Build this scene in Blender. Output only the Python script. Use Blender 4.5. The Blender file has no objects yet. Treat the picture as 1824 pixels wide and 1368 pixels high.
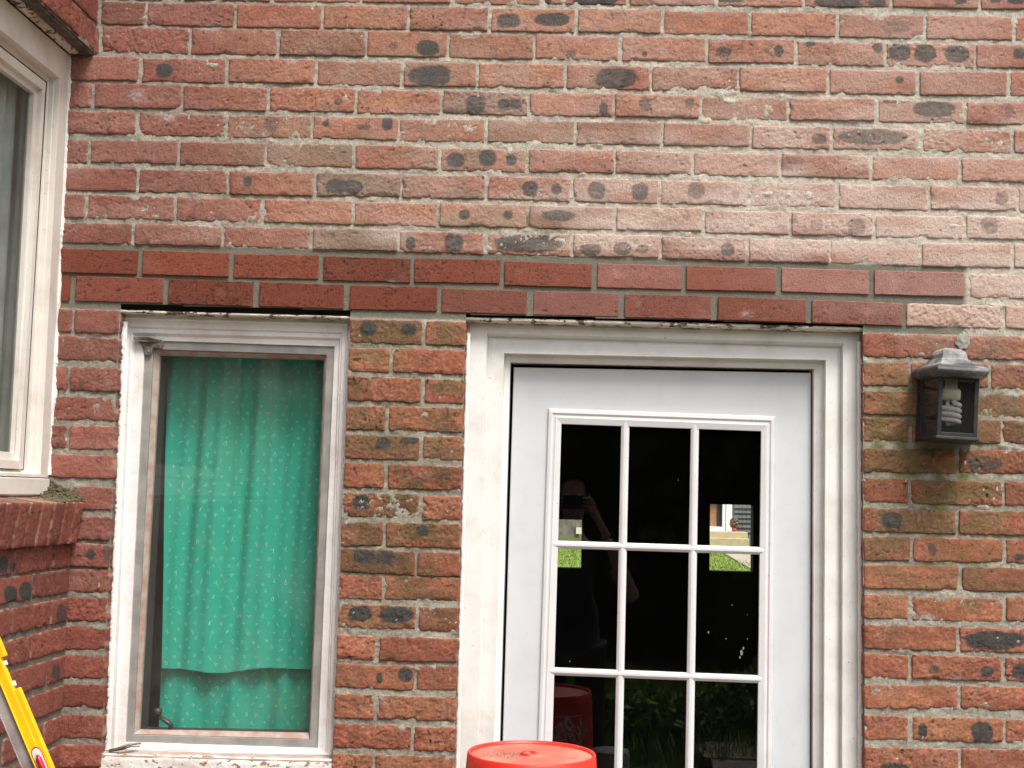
import bpy, bmesh, math, random
import numpy as np
from mathutils import Vector, Matrix
random.seed(7)
rng = np.random.default_rng(11)
SC = bpy.context.scene
COL = SC.collection
R = math.radians

# ------------------------------------------------------------------ camera
F = 2350.0; CX, CY = 912.0, 684.0
CAM = np.array([0.0, -3.3, 1.70])
n = np.array([(1028-CX)/F, -(888-CY)/F, -1.0]); n /= np.linalg.norm(n)
z0 = np.array([0.018, 1.0, 0.0]); z0 = z0 - z0.dot(n)*n; z0 /= np.linalg.norm(z0)
x0 = np.cross(n, z0)
C2W = np.array([x0, n, z0])            # rows: world axes in camera space
cam = bpy.data.cameras.new('camera'); camo = bpy.data.objects.new('camera', cam); COL.objects.link(camo)
cam.sensor_width = 36; cam.lens = F/1824*36; cam.clip_start = 0.05; cam.clip_end = 500
camo.matrix_world = Matrix([[*C2W[0], CAM[0]], [*C2W[1], CAM[1]], [*C2W[2], CAM[2]], [0, 0, 0, 1]])
SC.camera = camo

# ------------------------------------------------------------------ light
SUN_EL, SUN_AZ = R(58), R(30)          # azimuth from straight in front of the wall towards the right
w = bpy.data.worlds.new('World'); SC.world = w; w.use_nodes = True
nt = w.node_tree; nt.nodes.clear()
sky = nt.nodes.new('ShaderNodeTexSky'); sky.sky_type = 'NISHITA'; sky.sun_disc = False
sky.sun_elevation = SUN_EL; sky.sun_rotation = R(180) - SUN_AZ
sky.air_density = 1.6; sky.dust_density = 4.0; sky.ozone_density = 1.0
hs = nt.nodes.new('ShaderNodeHueSaturation'); hs.inputs['Saturation'].default_value = 0.35
bg = nt.nodes.new('ShaderNodeBackground'); bg.inputs['Strength'].default_value = 0.142
wo = nt.nodes.new('ShaderNodeOutputWorld')
nt.links.new(sky.outputs[0], hs.inputs['Color']); nt.links.new(hs.outputs[0], bg.inputs[0]); nt.links.new(bg.outputs[0], wo.inputs[0])
sl = bpy.data.lights.new('sun', 'SUN'); sl.energy = 2.35; sl.angle = R(20); sl.color = (1.0, 0.95, 0.88)
so = bpy.data.objects.new('sun', sl); COL.objects.link(so)
sd = Vector((math.sin(SUN_AZ)*math.cos(SUN_EL), -math.cos(SUN_AZ)*math.cos(SUN_EL), math.sin(SUN_EL)))
so.rotation_euler = sd.to_track_quat('Z', 'Y').to_euler(); so.location = (0, -5, 9)
SC.view_settings.view_transform = 'Standard'; SC.view_settings.look = 'None'
SC.view_settings.exposure = 0.72; SC.view_settings.gamma = 1.0

# ------------------------------------------------------------------ helpers
def ray(px, py):
    c = np.array([(px-CX)/F, -(py-CY)/F, -1.0])
    return C2W @ c
def P(px, py, y=0.0):                  # where the sight line meets a plane parallel to the wall
    d = ray(px, py); t = (y-CAM[1])/d[1]; return CAM + d*t
def S(px, py, x):                      # where it meets a plane parallel to the side wall
    d = ray(px, py); t = (x-CAM[0])/d[0]; return CAM + d*t
def to_px(pts):
    q = (pts-CAM) @ C2W
    return np.stack([CX - F*q[:, 0]/q[:, 2], CY + F*q[:, 1]/q[:, 2]], 1)

def h3(ix, iy, iz):
    h = (ix.astype(np.int64)*374761393 + iy.astype(np.int64)*668265263 + iz.astype(np.int64)*2147483647) & 0xffffffff
    h = ((h ^ (h >> 13))*1274126177) & 0xffffffff
    h = ((h ^ (h >> 15))*2246822519) & 0xffffffff
    return ((h ^ (h >> 16)) & 0xffff)/65535.0
def vn(x, y, z=0.0):                   # value noise, -1..1
    x = np.asarray(x, float); y = np.asarray(y, float); z = np.zeros_like(x)+z
    ix, iy, iz = np.floor(x), np.floor(y), np.floor(z)
    fx, fy, fz = x-ix, y-iy, z-iz
    fx = fx*fx*(3-2*fx); fy = fy*fy*(3-2*fy); fz = fz*fz*(3-2*fz)
    def L(a, b, t): return a+(b-a)*t
    r = L(L(L(h3(ix, iy, iz), h3(ix+1, iy, iz), fx), L(h3(ix, iy+1, iz), h3(ix+1, iy+1, iz), fx), fy),
          L(L(h3(ix, iy, iz+1), h3(ix+1, iy, iz+1), fx), L(h3(ix, iy+1, iz+1), h3(ix+1, iy+1, iz+1), fx), fy), fz)
    return r*2-1
def fbm(x, y, z=0.0, o=3):
    s = 0; a = 1; t = 0
    for k in range(o):
        s = s+a*vn(x*2**k, y*2**k, z+17.3*k); t += a; a *= 0.5
    return s/t
def sstep(a, b, x):
    t = np.clip((x-a)/(b-a), 0, 1); return t*t*(3-2*t)

def tag(o, label=None, cat=None, group=None, kind=None):
    if label: o['label'] = label
    if cat: o['category'] = cat
    if group: o['group'] = group
    if kind: o['kind'] = kind
    return o
def empty(name, loc, label, cat, group=None, kind=None):
    o = bpy.data.objects.new(name, None); COL.objects.link(o); o.location = loc; o.empty_display_size = 0.05
    return tag(o, label, cat, group, kind)
def link(name, me, parent=None):
    o = bpy.data.objects.new(name, me); COL.objects.link(o)
    if parent is not None:
        o.parent = parent
        o.matrix_parent_inverse = Matrix.LocRotScale(world_loc(parent), None, None).inverted()
    return o
def world_loc(p):
    l = Vector(p.location)
    return l if p.parent is None else l
def mesh_np(name, V, Q, mats, parent=None, col=None, midx=None, smooth=True, T=None):
    me = bpy.data.meshes.new(name)
    V = np.asarray(V, np.float32); faces = []
    nq = 0 if Q is None else len(Q); ntr = 0 if T is None else len(T)
    me.vertices.add(len(V)); me.vertices.foreach_set('co', V.ravel())
    idx = []
    if nq: idx.append(np.asarray(Q, np.int32).ravel())
    if ntr: idx.append(np.asarray(T, np.int32).ravel())
    idx = np.concatenate(idx)
    me.loops.add(len(idx)); me.loops.foreach_set('vertex_index', idx)
    starts = np.concatenate([np.arange(nq)*4, nq*4+np.arange(ntr)*3]).astype(np.int32)
    me.polygons.add(nq+ntr); me.polygons.foreach_set('loop_start', starts)
    for m in mats: me.materials.append(m)
    if midx is not None: me.polygons.foreach_set('material_index', np.asarray(midx, np.int32))
    me.polygons.foreach_set('use_smooth', np.full(nq+ntr, smooth))
    me.update(calc_edges=True); me.validate()
    if col is not None:
        a = me.color_attributes.new('tint', 'FLOAT_COLOR', 'POINT')
        c = np.ones((len(V), 4), np.float32); c[:, :3] = col; a.data.foreach_set('color', c.ravel())
    return link(name, me, parent)
def bm_obj(name, bm, mat, parent=None, bevel=0, smooth=False, segs=2):
    me = bpy.data.meshes.new(name); bm.normal_update(); bm.to_mesh(me); bm.free()
    for m in (mat if isinstance(mat, (list, tuple)) else [mat]): me.materials.append(m)
    if smooth:
        for p in me.polygons: p.use_smooth = True
    o = link(name, me, parent)
    if bevel:
        b = o.modifiers.new('bevel', 'BEVEL'); b.width = bevel; b.segments = segs; b.limit_method = 'ANGLE'; b.angle_limit = R(35)
    return o
def add_box(bm, c, s, rot=None, mi=0):
    M = Matrix.Translation(c) @ (rot.to_4x4() if rot is not None else Matrix.Identity(4)) @ Matrix.Diagonal((*s, 1))
    r = bmesh.ops.create_cube(bm, size=1, matrix=M)
    for f in {f for v in r['verts'] for f in v.link_faces}: f.material_index = mi
    return r['verts']
def add_lathe(bm, prof, c, seg=48, mi=0, a0=0, a1=2*math.pi, poly=None):
    rings = []
    for r, z in prof:
        ring = []
        for k in range(seg):
            a = a0+(a1-a0)*k/seg
            ring.append(bm.verts.new((c[0]+r*math.cos(a), c[1]+r*math.sin(a), c[2]+z)))
        rings.append(ring)
    for i in range(len(rings)-1):
        for k in range(seg):
            f = bm.faces.new((rings[i][k], rings[i][(k+1) % seg], rings[i+1][(k+1) % seg], rings[i+1][k])); f.material_index = mi; f.smooth = True
    return rings
def add_tube(bm, pts, r, seg=10, mi=0, caps=True):
    pts = [Vector(p) for p in pts]; rr = r if isinstance(r, (list, tuple)) else [r]*len(pts)
    rings = []; up = Vector((0.13, 0.2, 1)).normalized()
    for i, p in enumerate(pts):
        t = (pts[min(i+1, len(pts)-1)]-pts[max(i-1, 0)]).normalized()
        a = t.cross(up)
        if a.length < 1e-3: a = t.cross(Vector((1, 0, 0)))
        a.normalize(); b = t.cross(a)
        rings.append([bm.verts.new(p+(a*math.cos(2*math.pi*k/seg)+b*math.sin(2*math.pi*k/seg))*rr[i]) for k in range(seg)])
    for i in range(len(rings)-1):
        for k in range(seg):
            f = bm.faces.new((rings[i][k], rings[i][(k+1) % seg], rings[i+1][(k+1) % seg], rings[i+1][k])); f.material_index = mi; f.smooth = True
    if caps:
        for rg in (rings[0], rings[-1][::-1]):
            f = bm.faces.new(rg[::-1]); f.material_index = mi
def add_prism(bm, pts, dvec, mi=0):    # convex outline pts (3D) pushed along dvec
    a = [bm.verts.new(p) for p in pts]; b = [bm.verts.new(Vector(p)+Vector(dvec)) for p in pts]
    fs = [bm.faces.new(a), bm.faces.new(b[::-1])]
    for i in range(len(a)):
        j = (i+1) % len(a); fs.append(bm.faces.new((a[j], a[i], b[i], b[j])))
    for f in fs: f.material_index = mi
    bmesh.ops.recalc_face_normals(bm, faces=fs)

# ------------------------------------------------------------------ materials
class N:
    def __init__(s, name):
        s.m = bpy.data.materials.new(name); s.m.use_nodes = True; s.t = s.m.node_tree; s.t.nodes.clear()
        s.out = s.t.nodes.new('ShaderNodeOutputMaterial')
        s.b = s.t.nodes.new('ShaderNodeBsdfPrincipled'); s.t.links.new(s.b.outputs[0], s.out.inputs[0])
        s.tc = s.t.nodes.new('ShaderNodeTexCoord')
    def n(s, k, **kw):
        x = s.t.nodes.new(k)
        for a, v in kw.items(): setattr(x, a, v)
        return x
    def l(s, a, b): s.t.links.new(a, b)
    def noise(s, scale, detail=4, rough=0.55, stretch=None):
        x = s.n('ShaderNodeTexNoise'); x.inputs['Scale'].default_value = scale; x.inputs['Detail'].default_value = detail; x.inputs['Roughness'].default_value = rough
        if stretch:
            mp = s.n('ShaderNodeMapping'); mp.inputs['Scale'].default_value = stretch; s.l(s.tc.outputs['Object'], mp.inputs[0]); s.l(mp.outputs[0], x.inputs['Vector'])
        else: s.l(s.tc.outputs['Object'], x.inputs['Vector'])
        return x.outputs['Fac']
    def ramp(s, fac, lo, hi, a=0.0, b=1.0):
        x = s.n('ShaderNodeMapRange'); x.interpolation_type = 'SMOOTHSTEP'
        for i, v in enumerate((lo, hi, a, b)): x.inputs[i+1].default_value = v
        s.l(fac, x.inputs[0]); return x.outputs[0]
    def mix(s, fac, a, b, mode='MIX'):
        x = s.n('ShaderNodeMix', data_type='RGBA', blend_type=mode)
        for sock, v in ((x.inputs[0], fac), (x.inputs[6], a), (x.inputs[7], b)):
            if isinstance(v, (int, float)): sock.default_value = v
            elif isinstance(v, tuple): sock.default_value = (*v, 1)
            else: s.l(v, sock)
        return x.outputs[2]
    def col(s, v):
        if isinstance(v, tuple): s.b.inputs['Base Color'].default_value = (*v, 1)
        else: s.l(v, s.b.inputs['Base Color'])
    def bump(s, fac, dist, strength=1.0, prev=None):
        x = s.n('ShaderNodeBump'); x.inputs['Distance'].default_value = dist; x.inputs['Strength'].default_value = strength
        s.l(fac, x.inputs['Height'])
        if prev is not None: s.l(prev, x.inputs['Normal'])
        s.l(x.outputs[0], s.b.inputs['Normal']); return x.outputs[0]
    def set(s, **kw):
        for k, v in kw.items(): s.b.inputs[k.replace('_', ' ')].default_value = v
        return s

def simple(name, c, rough=0.6, metal=0, var=0.25, scale=25, bump=0.0004, bscale=120, dark=None, spec=0.5):
    k = N(name); k.set(Roughness=rough, Metallic=metal); k.b.inputs['Specular IOR Level'].default_value = spec
    f = k.noise(scale, 5)
    d = dark or tuple(v*(1-var) for v in c)
    k.col(k.mix(k.ramp(f, 0.35, 0.7), c, d))
    k.bump(k.noise(bscale, 4), bump)
    return k.m

def mat_brick():
    k = N('brick'); k.set(Roughness=0.85); k.b.inputs['Specular IOR Level'].default_value = 0.25
    at = k.n('ShaderNodeAttribute', attribute_name='tint')
    f1 = k.noise(260, 4, 0.65); f2 = k.noise(700, 2)
    c = k.mix(k.ramp(f1, 0.3, 0.7), at.outputs[0], (0.5, 0.5, 0.5), 'MULTIPLY')
    c = k.mix(0.6, at.outputs[0], c)
    c = k.mix(k.ramp(f1, 0.60, 0.72, 0, 0.5), c, k.mix(0.5, at.outputs[0], (0.75, 0.55, 0.45)))
    k.col(c)
    a = k.bump(k.noise(170, 6, 0.75), 0.0036, 1.0)
    k.bump(f2, 0.0016, 1.0, a)
    return k.m
def mat_mortar():
    k = N('mortar'); k.set(Roughness=0.95); k.b.inputs['Specular IOR Level'].default_value = 0.15
    at = k.n('ShaderNodeAttribute', attribute_name='tint')
    f1 = k.noise(420, 3, 0.7); f2 = k.noise(90, 4)
    c = k.mix(k.ramp(f1, 0.35, 0.65, 0, 0.75), k.mix(0.0, at.outputs[0], (1, 1, 1)), k.mix(1.0, at.outputs[0], (0.45, 0.43, 0.4), 'MULTIPLY'))
    c = k.mix(k.ramp(f1, 0.66, 0.74, 0, 0.5), c, (0.6, 0.57, 0.5))
    k.col(c)
    a = k.bump(f2, 0.003, 0.8); k.bump(f1, 0.0016, 1.0, a)
    return k.m
def mat_paint(name, c, dirt, damt=0.5, rough=0.55, flake=None, flo=0.62, bump=0.0006, spots=True, stretch=None):
    k = N(name); k.set(Roughness=rough)
    f = k.noise(9, 6, 0.6, stretch); g = k.noise(55, 5, 0.7); sp = k.noise(130, 2, 0.5)
    cc = k.mix(k.ramp(f, 0.42, 0.72, 0, damt), c, dirt)
    cc = k.mix(k.ramp(g, 0.55, 0.8, 0, damt*0.8), cc, tuple(v*0.8 for v in dirt))
    if spots: cc = k.mix(k.ramp(sp, 0.735, 0.77, 0, 0.8), cc, (0.12, 0.09, 0.07))
    nb = None
    if flake:
        fl = k.noise(38, 6, 0.65, (1.0, 1.0, 1.5)); m = k.ramp(fl, flo, flo+0.03)
        cc = k.mix(m, cc, flake); nb = k.bump(m, -0.002, 0.8)
    k.col(cc)
    k.bump(k.noise(70, 5, 0.6, stretch), bump, 1.0, nb)
    return k.m
def mat_glass(name, tint=(1, 1, 1), rough=0.0, dirt=0.0, boost=1.9, spk=.3):
    k = N(name); k.t.nodes.remove(k.b)
    fr = k.n('ShaderNodeFresnel'); fr.inputs['IOR'].default_value = 1.5
    mu = k.n('ShaderNodeMath', operation='MULTIPLY', use_clamp=True); mu.inputs[1].default_value = boost; k.l(fr.outputs[0], mu.inputs[0])
    tr = k.n('ShaderNodeBsdfTransparent'); tr.inputs[0].default_value = (*tint, 1)
    gl = k.n('ShaderNodeBsdfGlossy'); gl.inputs['Roughness'].default_value = rough
    mx = k.n('ShaderNodeMixShader'); k.l(mu.outputs[0], mx.inputs[0]); k.l(tr.outputs[0], mx.inputs[1]); k.l(gl.outputs[0], mx.inputs[2])
    last = mx.outputs[0]
    if dirt:
        df = k.n('ShaderNodeBsdfDiffuse'); df.inputs[0].default_value = (0.5, 0.5, 0.48, 1)
        f = k.ramp(k.noise(6, 5), 0.4, 0.75, dirt*0.4, dirt); sp = k.ramp(k.noise(190, 1), 0.78, 0.82, 0, spk)
        ad = k.n('ShaderNodeMath', operation='ADD', use_clamp=True); k.l(f, ad.inputs[0]); k.l(sp, ad.inputs[1])
        m2 = k.n('ShaderNodeMixShader'); k.l(ad.outputs[0], m2.inputs[0]); k.l(last, m2.inputs[1]); k.l(df.outputs[0], m2.inputs[2]); last = m2.outputs[0]
    k.l(last, k.out.inputs[0]); return k.m

M = {}
M['brick'] = mat_brick(); M['mortar'] = mat_mortar()
M['door_white'] = mat_paint('door_paint', (0.595, 0.615, 0.64), (0.50, 0.52, 0.54), 0.4, 0.36, bump=0.00015, spots=False)
M['lite_white'] = mat_paint('lite_frame_paint', (0.66, 0.655, 0.665), (0.50, 0.47, 0.46), 0.3, 0.38, bump=0.0002)
M['door_trim'] = mat_paint('door_trim_paint', (0.75, 0.74, 0.715), (0.55, 0.51, 0.46), 0.55, 0.5, bump=0.0005)
M['win_trim'] = mat_paint('window_trim_paint', (0.79, 0.775, 0.765), (0.52, 0.43, 0.38), 0.5, 0.6, flake=(0.35, 0.26, 0.2), flo=0.72, bump=0.0015)
M['sill'] = mat_paint('sill_paint', (0.70, 0.68, 0.65), (0.45, 0.36, 0.30), 0.6, 0.75, flake=(0.32, 0.15, 0.1), flo=0.585, bump=0.003)
M['bay_white'] = mat_paint('bay_vinyl', (0.72, 0.68, 0.63), (0.55, 0.46, 0.40), 0.6, 0.4, bump=0.0002)
M['lintel'] = mat_paint('flaking_lintel_paint', (0.62, 0.57, 0.48), (0.3, 0.22, 0.16), 0.7, 0.7, flake=(0.09, 0.06, 0.04), flo=0.53, bump=0.002)
M['caulk'] = mat_paint('caulk', (0.82, 0.80, 0.77), (0.62, 0.55, 0.5), 0.4, 0.6, bump=0.003)
M['alu'] = simple('aluminium_frame', (0.34, 0.33, 0.31), 0.5, 0.1, 0.3, 18, 0.0003)
M['tan_lip'] = simple('putty', (0.40, 0.34, 0.30), 0.8, 0, 0.35, 30, 0.001, dark=(0.33, 0.21, 0.16))
M['glass'] = mat_glass('clear_glass', rough=.014, boost=1.65, dirt=0.003, spk=.03)
M['win_glass'] = mat_glass('dusty_glass', boost=1.5, dirt=0.09)
M['bay_glass'] = mat_glass('bay_glass', tint=(0.88, 0.92, 0.89), boost=0.75, dirt=0.07)
M['dark_inside'] = simple('dark_interior', (0.035, 0.028, 0.024), 0.9, 0, 0.3, 4)
M['black_metal'] = simple('black_cast_metal', (0.016, 0.016, 0.020), 0.5, 0.0, 0.4, 30, 0.0006, dark=(0.03, 0.028, 0.028), spec=.35)
M['roof_metal'] = mat_paint('weathered_black_metal', (0.050, 0.050, 0.056), (0.44, 0.43, 0.42), 1.0, 0.5, bump=0.0008, spots=False)
M['hinge'] = simple('galvanised_steel', (0.20, 0.215, 0.20), 0.5, 0.5, 0.5, 60, 0.0012, dark=(0.16, 0.09, 0.06))
M['cfl'] = simple('bulb_tube', (0.93, 0.92, 0.88), 0.25, 0, 0.08)
M['cfl_base'] = simple('bulb_base', (0.88, 0.84, 0.64), 0.45, 0, 0.15)
M['steel'] = simple('satin_nickel', (0.5, 0.49, 0.47), 0.3, 0.9, 0.2)
M['lamp_glass'] = mat_glass('lamp_glass', tint=(0.95, 0.95, 0.95), boost=1.0, dirt=0.05)

# ------------------------------------------------------------------ bricks
X1 = P(124, 1050)[0]                  # face of the side wall
XB = X1-0.068                          # casing plane of its window
BL = []                                # blotches: px, py, rx, ry, strength
def bl(s):
    for t in s.split(';'):
        v = [float(a) for a in t.split(',')]
        BL.append(v+[1.0] if len(v) == 4 else v)
bl('292,125,15,13;441,323,8,9;905,37,22,13;762,85,20,14;701,82,8,7,.5;767,134,40,19;602,181,8,6,.8;847,186,18,17;898,186,12,10;917,185,12,10')
bl('483,221,13,14,.6;580,220,7,6;647,226,13,6,.7;690,221,10,13;811,285,16,13;869,281,16,15;910,285,10,10;600,332,22,14;628,333,18,13')
bl('983,35,32,12;1060,3,38,8;975,2,8,8;1300,0,25,5;1017,96,9,7,.7;1148,96,5,5;1290,92,14,9,.8;1097,139,39,19,.9;1075,194,8,12;1150,186,12,13,.6;1228,184,8,11,.7')
bl('944,336,14,14;991,337,10,10;1063,340,16,16;1140,342,16,16;1240,339,17,15,.8;1310,346,8,8,.6;827,383,10,9;905,383,8,8;995,384,30,10')
bl('731,433,9,12;808,432,17,17;942,434,62,16;1052,444,19,10;1108,443,16,12;1144,444,11,8,.8;1296,444,13,12,.9;1222,386,8,5,.5')
bl('1475,3,25,10;1510,4,25,12;1562,4,16,8;1711,2,11,5;1773,2,10,4;1810,2,15,5;1597,48,27,12,.45;1387,91,8,10;1443,77,8,6;1563,85,9,9;1602,93,20,17;1648,95,20,17;1704,96,23,15;1816,95,12,10')
bl('1602,142,8,6;1596,180,24,4;1663,194,38,15;1797,197,8,12,.6;1459,247,14,10,.8;1558,244,62,15,.9;1410,291,20,14,.4;1371,348,10,7,.5;1784,355,12,12,.8;1454,401,11,10,.45;1526,403,17,15,.7;1762,401,16,16,.7')
bl('656,585,15,13;729,587,14,11;683,790,14,12,.9;728,785,17,7;644,895,16,15;753,945,12,10;648,992,19,12;687,994,18,12;641,1093,22,14;705,1095,32,15;676,1208,6,10;722,1202,13,13')
bl('162,988,8,10;191,987,7,20,.6;1588.6,927,19,15;1754,826,32,13,.8;1686,879,18,11,.35;1660.6,978,8,12,.7;1771.6,1141,57,17;1664,1193,9,8,.8;1758.6,1196,12,10;1816,1196,14,14;1643.5,1302,9,14;1749,1304,20,19;1594,1366,25,6;1816,993,8,6')
BLS = [(6, 1005, 8, 16, 1), (24, 1011, 6, 9, .8), (19, 1060, 12, 18, 1), (46, 1053, 12, 16, 1), (110, 1093, 9, 17, .8), (100, 1197, 8, 14, .8)]
BLA = np.array(BL); BLSA = np.array(BLS, float)

def g2(px, py, cx, cy, sx, sy): return np.exp(-((px-cx)/sx)**2-((py-cy)/sy)**2)
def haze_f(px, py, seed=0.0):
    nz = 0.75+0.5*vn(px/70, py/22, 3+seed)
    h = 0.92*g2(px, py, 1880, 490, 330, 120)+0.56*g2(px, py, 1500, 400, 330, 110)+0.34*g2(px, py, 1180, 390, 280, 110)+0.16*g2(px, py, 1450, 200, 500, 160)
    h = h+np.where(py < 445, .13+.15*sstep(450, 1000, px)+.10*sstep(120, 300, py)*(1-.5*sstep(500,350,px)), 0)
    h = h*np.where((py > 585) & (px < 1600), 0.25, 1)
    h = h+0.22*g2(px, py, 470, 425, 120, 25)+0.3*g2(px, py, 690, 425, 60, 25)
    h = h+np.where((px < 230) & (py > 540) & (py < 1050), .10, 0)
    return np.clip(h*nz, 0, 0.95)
SMU = [(375,50,14,6),(835,62,16,6),(1285,68,14,7),(1602,72,20,8),(985,210,26,6),(598,205,16,8),(1150,413,16,7),(820,412,12,7),(1602,420,14,8),(370,400,14,6),(300,208,12,7),(462,300,10,6),(1420,300,14,6),(700,505,8,5),(243,170,12,10),(1180,90,9,5),(520,110,10,5),(900,260,12,4),(1330,560,10,5),(1000,620,9,5),(680,1245,12,6),(1650,1100,14,6),(1700,1210,12,5)]
def smudge_f(px, py):
    m = 0
    for a, b, c, d in SMU: m = m+g2(px, py, a, b, c, d)
    return np.clip(m*(0.6+.6*vn(px/5, py/3, 4)), 0, .75)
def moss_f(px, py):
    m = 1.0*g2(px, py, 1680, 735, 70, 50)+0.95*g2(px, py, 1610, 735, 60, 75)+0.75*g2(px, py, 1715, 855, 65, 75)+0.6*g2(px, py, 1690, 930, 90, 60)+0.6*g2(px, py, 1600, 820, 80, 70)+.5*g2(px, py, 1690, 1000, 90, 40)+.3*g2(px, py, 720, 820, 80, 220)
    m = m+0.6*g2(px, py, 850, 395, 160, 16)+0.5*g2(px, py, 960, 395, 120, 20)+0.3*g2(px, py, 700, 620, 60, 30)
    return np.clip(m*(0.55+0.8*vn(px/22, py/16, 9)), 0, 1)
def brown_f(px, py):
    b = 0.75*g2(px, py, 690, 330, 260, 260)+0.25*g2(px, py, 1150, 250, 350, 250)
    b = b+np.where((px > 590) & (px < 840) & (py > 560), 0.75, 0)*(1-0.55*sstep(900, 1300, py))+np.where((px > 1530) & (py > 585), 0.65, 0)*(1-0.6*sstep(900, 1250, py))
    return np.clip(b, 0, 1)

bricks = []                             # (corners c00,c10,c11,c01 as (a,z), frame, style, seed, depthL, depthR, fine)
def zline(row, x):                      # row: top/bottom lines in wall metres
    (xa, ta, ba), (xb, tb, bb) = row
    t = (x-xa)/(xb-xa); return ta+(tb-ta)*t, ba+(bb-ba)*t
def mk_row(xL, tL, bL, xR, tR, bR):
    a, a2 = P(xL, tL), P(xL, bL); b, b2 = P(xR, tR), P(xR, bR)
    return ((a[0], a[2], a2[2]), (b[0], b[2], b2[2]))
def lay(row, edges, style, gap=0.0036, fine=True, left_open=False, right_open=False):
    edges = [v for v in edges if v < XR-0.03]+([XR] if max(edges) > XR-0.03 else [])
    for i in range(len(edges)-1):
        e0, e1 = edges[i], edges[i+1]
        if e1-e0 < 0.02: continue
        g0 = 0 if (i == 0 and left_open) else gap*rng.uniform(0.75, 1.5)
        g1 = 0 if (i == len(edges)-2 and right_open) else gap*rng.uniform(0.75, 1.5)
        a, b = e0+g0, e1-g1
        dz = rng.normal(0, 0.0009); tw = rng.normal(0, 0.0007)
        ta, ba = zline(row, a); tb, bb = zline(row, b)
        bricks.append(dict(q=[(a, ba+dz-tw), (b+rng.normal(0, .0008), bb+dz+tw), (b+rng.normal(0, .0008), tb+dz+tw), (a, ta+dz-tw)],
                           style=style, seed=len(bricks), y=rng.normal(0, 0.0012), fine=fine and a < 1.25,
                           deep=(i == 0 and left_open) or (i == len(edges)-2 and right_open)))
ROWS = [  # top/bottom line at two places, joints
 ((600,-38,3,1700,-26,15), [326,485,644,806,965,1120,1277,1433,1588,1746]),
 ((300,4,45,1700,27,69), [178,260,419.5,573.5,728,872.5,1027,1181,1336,1492.5,1648.5,1807.5]),
 ((260,48,94,1650,75,117), [178,338,495.5,653,797.5,951.5,1104.5,1260,1418,1577.5,1737.5]),
 ((330,103,146,1700,126,169), [249.5,404.5,563,717,851,1006,1159,1315.5,1475,1636,1797]),
 ((250,150,193,1630,178.5,218), [166,323.7,478,634,787,941.5,1094.5,1248,1404.5,1562,1720]),
 ((320,202,242,1560,227,267), [243.7,403,556,710,866,1025,1180.7,1338.5,1482,1642,1805]),
 ((240,250,291,1630,279,320), [159,318,473,630,783,938.5,1095,1234,1391,1552,1711.5]),
 ((320,302,343,1740,332,375), [245,405.5,562,715,866,1019.5,1174.7,1334.5,1493,1654.5,1813]),
 ((230,348,390,1640,383,423), [153.7,311,469,628,781.5,940,1095.5,1253,1408,1558,1719]),
 ((300,400,437,1720,433,475), [237,396,555.5,710,865,1019.7,1177,1332,1478.5,1641,1804]),
 ((330,449,492,1640,484,527), [248,411,572,734,896,1058,1219.5,1386,1553,1725]),
 ((370,499,543,1520,536,577), [130,294,456,618,781.6,944,1107,1273,1441.5,1612,1786.5]),
]
XL, XR = XB-0.01, 2.5
row_specs = []
for i, (rw, js) in enumerate(ROWS):
    row = mk_row(*rw); xa, ta, ba, xb, tb, bb = rw
    e = []
    for j in js:
        t = (j-xa)/(xb-xa); ym = (ta+(tb-ta)*t+ba+(bb-ba)*t)/2
        e.append(P(j, ym)[0])
    while e[0] > XL+0.03: e.insert(0, e[0]-0.225+rng.normal(0, .002))
    e[0] = XL
    while e[-1] < XR: e.append(e[-1]+0.225+rng.normal(0, .002))
    row_specs.append(row)
    if i in (10, 11):
        # new courses: old pale bricks resume right of the repair
        k = next(q for q in range(len(e)) if P(1715 if i == 10 else 1600, 505)[0] < e[q])
        lay(row, e[:k+1], 'new', 0.0062); lay(row, e[k:], 'pale' if i == 10 else 'pale', 0.0055)
    else: lay(row, e, 'old')
row = row_specs[0]; base = [e for e in ROWS[0][1]]
for k in range(1, 9):                  # courses above the picture
    up = 0.0725*k
    r2 = tuple((a, t+up, b+up) for a, t, b in row_specs[0])
    st = XL-0.225+(0.11 if k % 2 else 0.0)+0.03
    e = [XL]+[st+0.225*q for q in range(1, 22) if st+0.225*q > XL+0.03]
    lay(r2, e, 'old', fine=(k < 3))
# side columns beside window and door
LT = [551,601,655,707,759,810,867,918,968,1014,1065,1116,1168,1221,1275,1327]
LJ = [(130,), (), (122,), (), (121,), (), (125,), (), (), (), (), (), (), (), (), ()]
PT = [567,619,670,721,773,825,878,928,978,1024,1077,1131,1183,1236.5,1290,1343]
PJ = [756,698,753,690,750,688,750,685,741.5,683,743,673,740,668.6,734.5,665]
RT = [592.5,643,695,743,798,852,905.5,955,1006,1059,1114,1165,1219,1275,1331]
RJ = [(1715,), (1621.6,1764), (1690,), (1622,1785), (1706.6,), (1621.6,1788), (1706,), (1623.7,1790), (1711,), (1621.6,1791), (1706.6,), (1621,1787), (1710,), (1623,1790), (1710,)]
def edge(pa, pb):                       # straight near-vertical edge in wall metres
    A, B = P(*pa), P(*pb)
    return lambda z: A[0]+(B[0]-A[0])*(z-A[2])/(B[2]-A[2])
WL, WR = edge((212, 575), (182, 1300)), edge((623, 590), (594, 1300))
DL, DR = edge((829, 600), (811, 1300)), edge((1538, 600), (1540, 1300))
zs_left = []
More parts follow.
